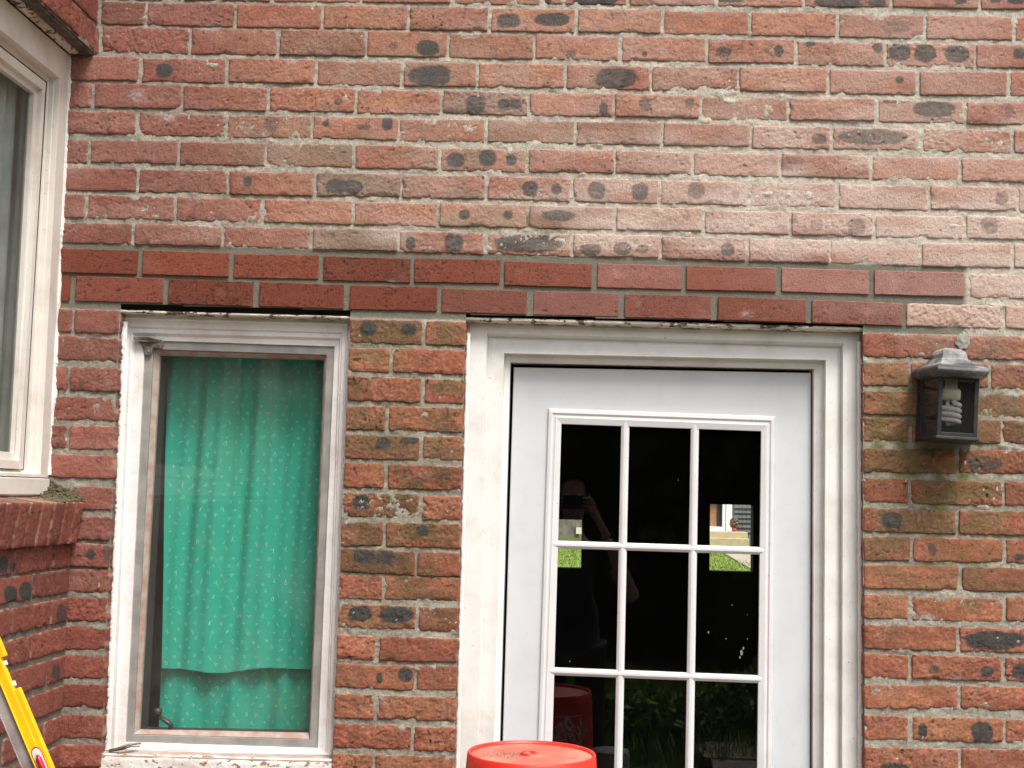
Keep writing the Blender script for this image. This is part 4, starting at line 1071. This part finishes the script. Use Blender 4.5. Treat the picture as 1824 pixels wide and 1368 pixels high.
# printed panel on the side that faces the door: outlined square with slanting capitals, upside down
def stamp_text():
    cu = bpy.data.curves.new('g', 'FONT'); cu.body = 'THE HOME\nDEPOT'; cu.size = .058; cu.space_line = .8; cu.align_x = 'CENTER'; cu.align_y = 'CENTER'; cu.resolution_u = 2; cu.offset = .0034
    o = bpy.data.objects.new('g', cu); COL.objects.link(o); bpy.context.view_layer.update(); dg = bpy.context.evaluated_depsgraph_get()
    me = o.evaluated_get(dg).to_mesh(); me.calc_loop_triangles(); v = np.array([q.co[:2] for q in me.vertices]); t = np.array([q.vertices[:] for q in me.loop_triangles])
    o.evaluated_get(dg).to_mesh_clear(); bpy.data.objects.remove(o); bpy.data.curves.remove(cu)
    v[:, 0] *= .62; a = R(38); v = np.stack([v[:, 0]*math.cos(a)-v[:, 1]*math.sin(a), v[:, 0]*math.sin(a)+v[:, 1]*math.cos(a)], 1); return v, t
tv, tt_ = stamp_text(); s_ = .066; wf = .0030
fr = []; ft = []
for (x_a, x_b, z_a, z_b) in ((-s_, s_, s_-wf, s_), (-s_, s_, -s_, -s_+wf), (-s_, -s_+wf, -s_, s_), (s_-wf, s_, -s_, s_)):
    nseg = 12; o_ = len(fr)
    for k in range(nseg+1):
        t = k/nseg
        if x_b-x_a > z_b-z_a: fr += [(x_a+(x_b-x_a)*t, z_a), (x_a+(x_b-x_a)*t, z_b)]
        else: fr += [(x_a, z_a+(z_b-z_a)*t), (x_b, z_a+(z_b-z_a)*t)]
    for k in range(nseg): ft += [(o_+2*k, o_+2*k+1, o_+2*k+3), (o_+2*k, o_+2*k+3, o_+2*k+2)]
va = np.concatenate([tv*1.0, np.array(fr)]); ta = np.concatenate([tt_, np.array(ft)+len(tv)])
va = -va                                 # bucket is upside down
zz = -.118+va[:, 1]; rad = rb+.0010+(.0035+(-zz-.03)*.035)
th = R(66)-va[:, 0]/rad
V = np.stack([bx_+rad*np.cos(th), by_+rad*np.sin(th), bz_+zz], -1)
mesh_np('printed_panel', V, None, [simple('white_print', (.75, .62, .58), .6, 0, .3)], bucket, T=ta, smooth=False)
# folding table that carries it, and two grey pots standing beside (seen in the glass)
TZ = bz_-.3702
table = empty('work_table', (-.05, -.42, 0), 'grey topped folding work table under the red bucket, below the picture edge', 'table')
wood = simple('grey_boards', (.25, .235, .22), .8, 0, .3, 14, .001)
bm = bmesh.new(); add_box(bm, (.08, -.42, TZ-.0125), (.95, .46, .025)); bm_obj('table_top', bm, wood, table, .003)
for sx in (-.34, .50):
    for sy in (-.60, -.24):
        bm = bmesh.new(); add_tube(bm, [(sx, sy, TZ-.026), (sx+(.03 if sx > 0 else -.03), sy, .004)], .011, 12); bm_obj('leg', bm, M['alu'], table, smooth=True)
potm = simple('grey_pot_plastic', (.36, .36, .35), .5, 0, .2)
for (px_, py_, pr, ph, lab) in ((.088, -.44, .055, .185, 'small grey pot upside down nearest the red bucket on the table'), (.105, -.29, .055, .22, 'taller grey pot upside down closer to the door glass')):
    p = empty('flower_pot', (px_, py_, TZ+.0004), lab, 'pot', 'grey pots beside the red bucket')
    bm = bmesh.new(); add_lathe(bm, [(pr*1.25, .002), (pr*1.25, .03), (pr*1.18, .032), (pr, ph-.004), (pr-.003, ph), (.001, ph-.002)], (px_, py_, TZ), 48); bm_obj('body', bm, potm, p)
    for k in range(8):
        bm = bmesh.new(); a = k*math.pi/4; bmesh.ops.create_circle(bm, cap_ends=True, segments=10, radius=.0035, matrix=Matrix.Translation((px_+pr*.75*math.cos(a), py_+pr*.75*math.sin(a), TZ+ph+.0008)))
        bm_obj('drain_hole', bm, M['dark_inside'], p)

# ------------------------------------------------------------------ room behind, with two small windows in its back wall
room = empty('dark_room', (0, 3, 0), 'dark unlit room behind the glazed door, small windows at its back', 'room')
YB_ = 5.0
op = [quad([(1265, 898), (1342, 902), (1341, 1019), (1264, 1016)], YB_), quad([(940, 924), (1036, 926), (1035, 1012), (938, 1010)], YB_)]
rects = [(min(p[0] for p in o), max(p[0] for p in o), min(p[2] for p in o), max(p[2] for p in o)) for o in op]
rects.sort()
bm = bmesh.new(); xL_, xR_ = X1-.2, 2.6
def wbox(x0_, x1_, z0_, z1_, y0_=YB_, y1_=YB_+.12):
    if x1_-x0_ > 1e-4 and z1_-z0_ > 1e-4: add_box(bm, ((x0_+x1_)/2, (y0_+y1_)/2, (z0_+z1_)/2), (x1_-x0_, y1_-y0_, z1_-z0_))
cur = xL_
for (a, b_, c, d) in rects:
    wbox(cur, a, 0, 2.7); wbox(a, b_, 0, c); wbox(a, b_, d, 2.7); cur = b_
wbox(cur, xR_, 0, 2.7)
bm_obj('back_wall', bm, M['dark_inside'], room)
bm = bmesh.new()
add_box(bm, (xL_-.05, 2.55, 1.35), (.1, 4.9, 2.7)); add_box(bm, (xR_+.05, 2.55, 1.35), (.1, 4.9, 2.7)); bm_obj('end_wall', bm, M['dark_inside'], room)
bm = bmesh.new(); add_box(bm, ((xL_+xR_)/2, 2.62, 2.75), (xR_-xL_+.2, 5.1, .1)); bm_obj('ceiling', bm, M['dark_inside'], room)
bm = bmesh.new(); add_box(bm, ((xL_+xR_)/2, 2.62, -.03), (xR_-xL_+.2, 5.1, .06)); bm_obj('floor', bm, M['dark_inside'], room)
# inner leaf of the long wall, so that no daylight leaks
bm = bmesh.new()
xw0, xw1, xd0, xd1 = WL(1.5)-.02, WR(1.5)+.02, DL(1.5)-.015, DR(1.5)+.02
zw1, zd1 = P(400, 560)[2]+.02, P(1180, 575)[2]+.02; y0_, y1_ = .112, .16
wbox(xL_, xw0, 0, 3.5, y0_, y1_); wbox(xw0, xw1, 0, ZW0-.066, y0_, y1_); wbox(xw0, xw1, zw1, 3.5, y0_, y1_); wbox(xw1, xd0, 0, 3.5, y0_, y1_); wbox(xd0, xd1, zd1, 3.5, y0_, y1_); wbox(xd1, XR, 0, 3.5, y0_, y1_)
bm_obj('inner_leaf', bm, M['dark_inside'], wall)
bm = bmesh.new(); add_box(bm, ((XL+XR)/2, .6, 3.54), (XR-XL+.3, 1.5, .08)); add_box(bm, (X1-.35, .5*YN, 3.54), (.9, -YN+.2, .08)); bm_obj('roof_board', bm, M['dark_inside'], wall)
bm = bmesh.new(); add_box(bm, (X1-.55, YN/2, 1.75), (.05, -YN+.3, 3.5)); add_box(bm, (X1-.3, YN-.03, 1.75), (.6, .05, 3.5)); bm_obj('inner_leaf', bm, M['dark_inside'], side)

# ------------------------------------------------------------------ ground front and back
def mat_ground(name, a, b_, sc_):
    k = N(name); k.set(Roughness=.95); k.b.inputs['Specular IOR Level'].default_value = .1
    k.col(k.mix(k.ramp(k.noise(sc_, 8, .7), .35, .65), a, b_)); k.bump(k.noise(sc_*6, 5), .02); return k.m
lawn = mat_ground('lawn', (.075, .115, .025), (.045, .07, .02), 1.2); soil = mat_ground('leaf_litter', (.045, .034, .026), (.02, .017, .012), 5)
def sheet(name, x0_, x1_, y0_, y1_, zf, mat, nx=60, ny=60):
    X_, Y_ = np.meshgrid(np.linspace(x0_, x1_, nx), np.linspace(y0_, y1_, ny)); Z_ = zf(X_, Y_)
    I = (np.arange(ny-1)[:, None]*nx+np.arange(nx-1)[None]).ravel()
    return tag(mesh_np(name, np.stack([X_, Y_, Z_], -1).reshape(-1, 3), np.stack([I, I+1, I+nx+1, I+nx], 1), [mat]), kind='structure')
sheet('ground', -80, 80, -80, 120, lambda x, y: -.10+0*x, lawn, 40, 40)
sheet('lawn', -14, 14, -9.6, -3.9, lambda x, y: .006+.02*fbm(x*.7, y*.7, 1), lawn)
sheet('leaf_litter', -16, 16, -22, -9.62, lambda x, y: -.01+.03*fbm(x*.8, y*.8, 2), soil)
sheet('terrace', -14, 14, -3.88, 0.0, lambda x, y: -.02+.003*fbm(x, y, 2), simple('paving', (.24, .22, .19), .9, 0, .3, 3, .003))
bm = bmesh.new(); r = random.Random(2)
for i in range(5): 
    for j in range(2): add_box(bm, (1.02+i*.42+r.uniform(-.02, .02), -4.75-j*.62, .045), (.36, .56, .07), Matrix.Rotation(R(r.uniform(-4, 4)), 3, 'Z'))
o = bm_obj('stepping_path', bm, simple('path_stone', (.30, .26, .22), .9, 0, .3, 8, .004), None, .008); tag(o, kind='structure')
# grass tufts, reflected in the glass
def tufts(name, num, area, hmin, hmax, mat, seed, zf=lambda x, y: 0.0, wd=.006):
    r = np.random.default_rng(seed); x = r.uniform(area[0], area[1], num); y = r.uniform(area[2], area[3], num); h = r.uniform(hmin, hmax, num)*(0.6+.6*np.clip(vn(x*1.1, y*1.1, 4)+.5, 0, 1)); a = r.uniform(0, 6.28, num); l_ = r.uniform(.1, .6, num)*h
    b_ = np.stack([x, y, zf(x, y)+0*x], -1); w_ = np.stack([np.cos(a), np.sin(a), 0*a], -1)*wd; t = b_+np.stack([-np.sin(a)*l_, np.cos(a)*l_, h], -1); m_ = b_+np.stack([-np.sin(a)*l_*.3, np.cos(a)*l_*.3, h*.55], -1)
    V = np.stack([b_-w_, b_+w_, m_+w_*.7, m_-w_*.7, t], 1).reshape(-1, 3); i = np.arange(num)*5
    return mesh_np(name, V, np.stack([i, i+1, i+2, i+3], 1), [mat], None, T=np.stack([i+3, i+2, i+4], 1), smooth=False)
def leafm(name, a, b_):
    k = N(name); k.set(Roughness=.6); k.b.inputs['Specular IOR Level'].default_value = .3
    k.col(k.mix(k.ramp(k.noise(2.2, 6, .7), .35, .65), a, b_)); return k.m
gm = leafm('grass_blade', (.30, .38, .09), (.12, .19, .035)); cf = leafm('conifer_leaf', (.022, .042, .018), (.012, .022, .011)); shl = leafm('shrub_leaf', (.24, .33, .07), (.07, .12, .025))
tag(tufts('grass', 45000, (-5, 8, -9.5, -5.0), .06, .20, gm, 3), 'rough green grass dimly mirrored in the lower door panes', 'grass', kind='stuff')
def plant(loc, rad, h, nl, mat, seed, lab, stems=7):
    e = empty('shrub', loc, lab, 'shrub'); r = np.random.default_rng(seed)
    n_ = nl; d = r.normal(size=(n_, 3)); d /= np.linalg.norm(d, axis=1)[:, None]; rr = r.uniform(.25, 1, n_)**.5
    c = d*rr[:, None]*np.array([rad, rad, h/2])*(1+.35*vn(d[:, 0]*3+seed, d[:, 1]*3, d[:, 2]*3))[:, None]+np.array([0, 0, h/2+.05]); c[:, 2] = np.clip(c[:, 2], .03, None); c += np.array(loc)
    u = r.normal(size=(n_, 3)); u /= np.linalg.norm(u, axis=1)[:, None]; v = np.cross(u, r.normal(size=(n_, 3))); v /= np.linalg.norm(v, axis=1)[:, None]; s = r.uniform(.02, .05, n_)[:, None]
    V = np.stack([c-u*s, c+v*s*.45, c+u*s, c-v*s*.45], 1).reshape(-1, 3); i = np.arange(n_)*4
    mesh_np('foliage', V, np.stack([i, i+1, i+2, i+3], 1), [mat], e, smooth=False)
    bm = bmesh.new()
    for k in range(stems):
        a = r.uniform(0, 6.28); add_tube(bm, [Vector(loc), Vector(loc)+Vector((math.cos(a)*rad*.3, math.sin(a)*rad*.3, h*.4)), Vector(loc)+Vector((math.cos(a)*rad*.6, math.sin(a)*rad*.6, h*.8))], [.012, .008, .004], 6)
    bm_obj('stem', bm, simple('twig', (.05, .035, .025), .9), e)
plant((1.55, -6.2, 0), .60, .52, 5000, shl, 1, 'bright leafy shrub mirrored in the lower right door pane')
plant((.55, -6.0, 0), .45, .32, 3500, shl, 2, 'low leafy shrub mirrored in the lower middle door pane')
# dark trees closing the garden
def tree_mesh(seed, h, rad, nl):
    r = np.random.default_rng(seed); t = r.uniform(0.0, 1, nl)**.85
    z = .15+t*h; prof = rad*(1-t)**.55*(.75+.35*np.sin(t*23+seed))+.1; a = r.uniform(0, 6.283, nl); rr = prof*r.uniform(.35, 1, nl)**.5*(1+.4*vn(a*2.2, z*1.6, seed))
    c = np.stack([rr*np.cos(a), rr*np.sin(a), z+r.normal(0, .1, nl)], -1)
    u = r.normal(size=(nl, 3)); u /= np.linalg.norm(u, axis=1)[:, None]; v = np.cross(u, r.normal(size=(nl, 3))); v /= np.linalg.norm(v, axis=1)[:, None]; s = r.uniform(.08, .19, nl)[:, None]
    V = np.stack([c-u*s, c+v*s*.55, c+u*s, c-v*s*.55], 1).reshape(-1, 3); i = np.arange(nl)*4; return V, np.stack([i, i+1, i+2, i+3], 1)
protos = []
bark = simple('bark', (.06, .045, .035), .95, 0, .4, 6, .02)
for k in range(3):
    V, Q = tree_mesh(40+k, 5.4+.5*k, 2.0, 26000)
    protos.append((V, Q))
xs_tr = [-9.0, -7.0, -5.0, -3.0, -1.0, 1.0, 3.0, 5.0, 7.0, 9.0]
names = ['leftmost', 'second from the left', 'third from the left', 'fourth from the left', 'fifth from the left', 'fifth from the right', 'fourth from the right', 'third from the right', 'second from the right', 'rightmost']
shared = {}
for i, x in enumerate(xs_tr):
    loc = (x, -13.6+(i % 3)*.7, 0); k = i % 3
    e = empty('evergreen_tree', loc, 'dark evergreen tree across the garden, %s in the row' % names[i], 'tree', 'evergreens closing the garden')
    if k not in shared:
        cr = mesh_np('crown', protos[k][0], protos[k][1], [cf], None, smooth=False); bm = bmesh.new(); add_tube(bm, [(0, 0, -.05), (.05, 0, 2.2), (0, .05, 4.8)], [.17, .12, .03], 10); tk = bm_obj('trunk', bm, bark); shared[k] = (cr, tk)
    else:
        cr, tk = [q.copy() for q in shared[k]]; COL.objects.link(cr); COL.objects.link(tk)
    cr.parent = e; tk.parent = e; e.rotation_euler = (0, 0, i*1.3)

# far garden behind the room
zf_ = lambda x, y: np.clip(.51*(y-6.2)/23.8, 0, .51)
D30 = 30.0
sheet('back_lawn', -14, 16, 5.6, 29.9, lambda x, y: zf_(x, y)+.005, mat_ground('sunny_lawn', (.17, .24, .045), (.11, .17, .03), .8), 40, 60)
tag(tufts('grass', 30000, (-3, 6, 20, 29.5), .02, .06, leafm('bright_blade', (.26, .33, .07), (.14, .21, .04)), 6, zf_, .012), 'bright sunny grass seen through the small back windows', 'grass', kind='stuff')
A = P(1290, 984, 27.0); B = P(1342, 1021, 24.0)
X_ = []; bm = bmesh.new()
pp = [P(1287, 980, 28.5), P(1400, 980, 28.5), P(1420, 1040, 22), P(1352, 1040, 22)]
bm.faces.new([bm.verts.new((p[0], p[1], float(zf_(0, p[1]))+.03)) for p in pp]); o = bm_obj('back_path', bm, simple('worn_path', (.40, .34, .28), .9, 0, .2, 3)); tag(o, kind='structure')
def PB(bm, x0_, x1_, y0_, y1_, Y, dep, mi=0):
    a, b_ = P(x0_, y1_, Y), P(x1_, y0_, Y); add_box(bm, ((a[0]+b_[0])/2, Y+dep/2, (a[2]+b_[2])/2), (b_[0]-a[0], dep, b_[2]-a[2]), None, mi)
nb = empty('neighbour_house', tuple(P(1300, 972, 31)), 'neighbouring slate-clad house with white glazed door, seen through the back window', 'house')
bm = bmesh.new(); PB(bm, 1306, 1700, 700, 974, 31.0, .3); PB(bm, 1150, 1262, 700, 974, 31.0, .3); PB(bm, 1262, 1306, 700, 890, 31.0, .3); bm_obj('wall', bm, simple('slate_cladding', (.16, .19, .20), .8, 0, .3, 4), nb)
bm = bmesh.new()
for k in range(6): PB(bm, 1308, 1400, 907+k*8.6, 907.6+k*8.6, 30.985, .01)
for k in range(12): PB(bm, 1308+k*7.3, 1308.6+k*7.3, 900, 972, 30.983, .01)
bm_obj('cladding_joint', bm, M['dark_inside'], nb)
dr_ = None
bm = bmesh.new(); PB(bm, 1287, 1293, 880, 938, 30.95, .2); PB(bm, 1293.6, 1304.5, 880, 947, 30.9, .25); PB(bm, 1240, 1293, 938.6, 945, 30.95, .2); dr_ = bm_obj('door', bm, simple('white_upvc', (.85, .86, .84), .4, 0, .05), nb)
bm = bmesh.new(); PB(bm, 1263, 1277, 880, 938, 31.15, .05); bm_obj('inner_door', bm, simple('pine', (.34, .17, .08), .6), dr_)
bm = bmesh.new(); PB(bm, 1277, 1287, 880, 938, 31.12, .04); bm_obj('pane', bm, simple('dim_pane', (.05, .055, .05), .1), dr_)
stp = empty('stone_steps', tuple(P(1300, 972, 30.2)), 'two pale stone steps below the white neighbouring door', 'steps')
sm_ = simple('sandstone', (.42, .36, .22), .9, 0, .2, 6)
for (a, b_, c, d, Y) in ((1225, 1332, 948, 959, 30.2), (1225, 1335, 959.5, 973, 29.9)):
    bm = bmesh.new(); PB(bm, a, b_, c, d, Y, 30.9-Y); bm_obj('step', bm, sm_, stp, .02)
pt = empty('potted_plant', tuple(P(1308, 948, 30.6)), 'red pot with pinkish shrub standing on the pale steps', 'plant')
c = P(1308, 948, 30.6); bm = bmesh.new(); add_lathe(bm, [(.0, 0), (.045, 0), (.062, .10), (.055, .10), (.0, .09)], tuple(c), 20); bm_obj('pot', bm, simple('terracotta_red', (.55, .07, .03), .7), pt)
r = np.random.default_rng(5); n_ = 500; d = r.normal(size=(n_, 3)); d /= np.linalg.norm(d, axis=1)[:, None]; cc = c+np.array([0, 0, .24])+d*(r.uniform(.2, 1, n_)**.4)[:, None]*np.array([.12, .12, .15]); u = r.normal(size=(n_, 3))*.012; v = np.cross(u, r.normal(size=(n_, 3)))*.6
i = np.arange(n_)*4; mesh_np('foliage', np.stack([cc-u, cc+v, cc+u, cc-v], 1).reshape(-1, 3), np.stack([i, i+1, i+2, i+3], 1), [leafm('pink_leaf', (.38, .20, .18), (.16, .14, .08))], pt, smooth=False)
bm = bmesh.new(); PB(bm, 880, 1032, 922, 955, 29, .4); PB(bm, 1026, 1046, 940, 951, 28.9, .1, 1); o = bm_obj('garden_wall', bm, [simple('stone_wall', (.22, .2, .17), .95, 0, .5, 5, .03), simple('pale_stone', (.6, .57, .5), .9)]); tag(o, 'low grey stone wall at the end of the back garden seen through the left pane', 'wall')

# ------------------------------------------------------------------ the person taking the picture (mirrored in the door glass)
def skinned(name, joints, edges, mat, parent=None, sub=2, root=0):
    me = bpy.data.meshes.new(name); me.from_pydata([j[:3] for j in joints], edges, []); me.materials.append(mat)
    o = link(name, me, parent)
    sk = o.modifiers.new('skin', 'SKIN'); sk.use_smooth_shade = True; sk.branch_smoothing = .6
    for i, j in enumerate(joints):
        rr = j[3]; me.skin_vertices[0].data[i].radius = rr if isinstance(rr, tuple) else (rr, rr)
        me.skin_vertices[0].data[i].use_root = (i == root)
    s = o.modifiers.new('sub', 'SUBSURF'); s.levels = sub; s.render_levels = sub
    return o
skin = simple('skin', (.42, .24, .17), .5, 0, .15, 12); shirt = simple('dark_shirt', (.02, .022, .03), .9, 0, .3, 20, .002); trous = simple('dark_trousers', (.035, .038, .045), .9, 0, .3, 20, .002); hairm = simple('brown_hair', (.010, .007, .006), 1.0, 0, .4, 90, .002, spec=0)
PY = -3.78; pxo = -.02
person = empty('person', (pxo, PY, 0.0), 'person in dark shirt holding a phone up with both hands, mirrored in the door glass', 'person')
def J(x, y, z, r): return (x+pxo, PY+y, z, r)
joints = [J(0, 0, .98, (.155, .11)), J(0, .01, 1.15, (.14, .10)), J(0, .01, 1.32, (.165, .11)), J(0, 0, 1.47, (.12, .085)), J(0, .01, 1.54, .055), J(0, .03, 1.60, .055), J(0, .045, 1.68, (.078, .092)), J(0, .035, 1.76, (.078, .09)), J(0, .02, 1.81, (.055, .065)),
          J(.10, 0, .88, .095), J(.12, .01, .50, .062), J(.13, -.02, .10, .042), J(.13, .10, .045, .036), J(-.10, 0, .88, .095), J(-.12, .01, .50, .062), J(-.13, -.02, .10, .042), J(-.13, .10, .045, .036),
          J(.19, 0, 1.44, .06), J(.31, .06, 1.20, .050), J(.33, .11, 1.17, .046), J(.20, .30, 1.45, .032), J(.185, .33, 1.49, .026),
          J(-.19, 0, 1.44, .06), J(-.29, .06, 1.22, .047), J(-.30, .11, 1.19, .044), J(-.24, .30, 1.48, .030), J(-.225, .33, 1.52, .024)]
ed = [(0, 1), (1, 2), (2, 3), (3, 4), (4, 5), (5, 6), (6, 7), (7, 8), (0, 9), (9, 10), (10, 11), (11, 12), (0, 13), (13, 14), (14, 15), (15, 16), (2, 17), (17, 18), (18, 19), (19, 20), (20, 21), (2, 22), (22, 23), (23, 24), (24, 25), (25, 26)]
skinned('body', joints, ed, skin, person)
# clothing: shirt with short sleeves, trousers
def grow(idx, e_, k, add, nm, mat, root):
    sub = {i: n_ for n_, i in enumerate(idx)}; js = []
    for i in idx:
        j = joints[i]; r_ = j[3] if isinstance(j[3], tuple) else (j[3], j[3]); js.append((j[0], j[1], j[2], (r_[0]+add, r_[1]+add)))
    skinned(nm, js+e_[0], [(sub[a], sub[b]) for a, b in k]+e_[1], mat, person, 2, root)
mid = lambda a, b, t: tuple(joints[a][i]*(1-t)+joints[b][i]*t for i in range(3))
m1 = (*mid(17, 18, .55), .066); m2 = (*mid(22, 23, .55), .066)
mh = J(0, 0, .84, (.165, .125))
grow([0, 1, 2, 3, 17, 22], ([m1, m2, mh], [(4, 6), (5, 7), (0, 8)]), [(0, 1), (1, 2), (2, 3), (2, 17), (2, 22)], .012, 'shirt', shirt, 0)
a1 = (*mid(10, 11, .93), .052); a2 = (*mid(14, 15, .93), .052)
grow([0, 9, 10, 13, 14], ([a1, a2], [(2, 5), (4, 6)]), [(0, 9), (9, 10), (0, 13), (13, 14)], .012, 'trousers', trous, 0)
for sx in (-1, 1):
    bm = bmesh.new(); add_tube(bm, [(pxo+sx*.13, PY-.06, .035), (pxo+sx*.13, PY+.05, .04), (pxo+sx*.135, PY+.17, .03), (pxo+sx*.135, PY+.20, .025)], [.038, .045, .042, .02], 14); bm_obj('shoe', bm, trous, person, smooth=True)
# face and hair
hx, hy, hz = pxo, PY+.045, 1.715
bm = bmesh.new(); bmesh.ops.create_uvsphere(bm, u_segments=24, v_segments=16, radius=1, matrix=Matrix.Translation((hx, hy-.015, hz+.045)) @ Matrix.Diagonal((.094, .105, .10, 1)))
bmesh.ops.delete(bm, geom=[v for v in bm.verts if v.co.y > hy+.045 and v.co.z < hz+.085 or v.co.z < hz-.02], context='VERTS'); bm_obj('hair', bm, hairm, person, smooth=True)
for sx in (-1, 1):
    bm = bmesh.new(); bmesh.ops.create_uvsphere(bm, u_segments=12, v_segments=8, radius=.011, matrix=Matrix.Translation((hx+sx*.032, hy+.078, hz+.0))); bm_obj('eye', bm, simple('eye', (.7, .68, .65), .2), person, smooth=True)
    bm = bmesh.new(); bmesh.ops.create_uvsphere(bm, u_segments=12, v_segments=8, radius=1, matrix=Matrix.Translation((hx+sx*.084, hy-.005, hz-.01)) @ Matrix.Diagonal((.010, .018, .03, 1))); bm_obj('ear', bm, skin, person, smooth=True)
bm = bmesh.new(); add_tube(bm, [(hx, hy+.085, hz+.01), (hx, hy+.098, hz-.02), (hx, hy+.104, hz-.036), (hx, hy+.085, hz-.044)], [.007, .010, .013, .009], 10); bm_obj('nose', bm, skin, person, smooth=True)
bm = bmesh.new(); add_tube(bm, [(hx-.024, hy+.080, hz-.066), (hx, hy+.088, hz-.065), (hx+.024, hy+.080, hz-.066)], [.002, .006, .002], 8); bm_obj('mouth', bm, simple('lips', (.32, .12, .10), .5), person, smooth=True)
# phone just behind the lens position, gripped by both hands
py_ = -3.3-.014; pc = Vector((-.022, py_-.0045, 1.682))
ph = empty('phone', tuple(pc), 'dark smartphone held sideways in both hands in front of the face, mirrored in the glass', 'phone')
bm = bmesh.new(); add_box(bm, pc, (.15, .008, .073)); bm_obj('case', bm, simple('phone_case', (.012, .012, .014), .35), ph, .004, segs=3)
bm = bmesh.new(); add_box(bm, pc+Vector((0, -.0045, 0)), (.142, .0008, .066)); bm_obj('screen', bm, simple('phone_screen', (.02, .02, .022), .08), ph)
for (lx, lz) in ((.060, .022), (.060, .002)):
    bm = bmesh.new(); rg = add_lathe(bm, [(.007, 0), (.007, .002), (.005, .0022), (.0, .0016)], (0, 0, 0), 16)
    for v in bm.verts: v.co = Vector((pc.x+lx+v.co.x, pc.y+.004+v.co.z, pc.z+lz+v.co.y))
    bm_obj('lens', bm, simple('lens_glass', (.02, .02, .03), .05), ph, smooth=True)
def hand(sx, wrist, gx):
    W_ = Vector(wrist); zc_ = pc.z-.012
    palm = Vector((gx+sx*.030, py_-.022, zc_-.025)); js = []; e = []
    js.append((*W_, .023)); js.append((*((W_+palm)/2), (.022, .028))); js.append((*palm, (.018, .030))); e += [(0, 1), (1, 2)]
    for k in range(4):                   # fingers curl round the end to the front face of the phone
        z = zc_+.030-.020*k; L = (.9, 1.0, .95, .78)[k]; b0_ = len(js); r_ = (.0085, .0088, .0085, .0075)[k]
        pts = [(gx+sx*.026, py_-.014, z-.004), (gx+sx*.018, py_+.007, z), (gx-sx*.006*L, py_+.013, z+.002), (gx-sx*.028*L, py_+.011, z+.001)]
        for q, p in enumerate(pts): js.append((*p, r_*(1-.08*q))); e.append((2 if q == 0 else b0_+q-1, b0_+q))
    b0_ = len(js); pts = [(gx+sx*.012, py_-.030, zc_-.030), (gx-sx*.012, py_-.024, zc_-.012), (gx-sx*.030, py_-.018, zc_+.002)]
    for q, p in enumerate(pts): js.append((*p, .0105*(1-.08*q))); e.append((1 if q == 0 else b0_+q-1, b0_+q))
    return skinned('hand', js, e, skin, person, 2, 0)
hand(1, joints[21][:3], pc.x+.075); hand(-1, joints[26][:3], pc.x-.075)

# render settings
SC.render.engine = 'CYCLES'
try:
    SC.cycles.max_bounces = 8; SC.cycles.transparent_max_bounces = 12; SC.cycles.caustics_reflective = False; SC.cycles.caustics_refractive = False
except Exception: pass
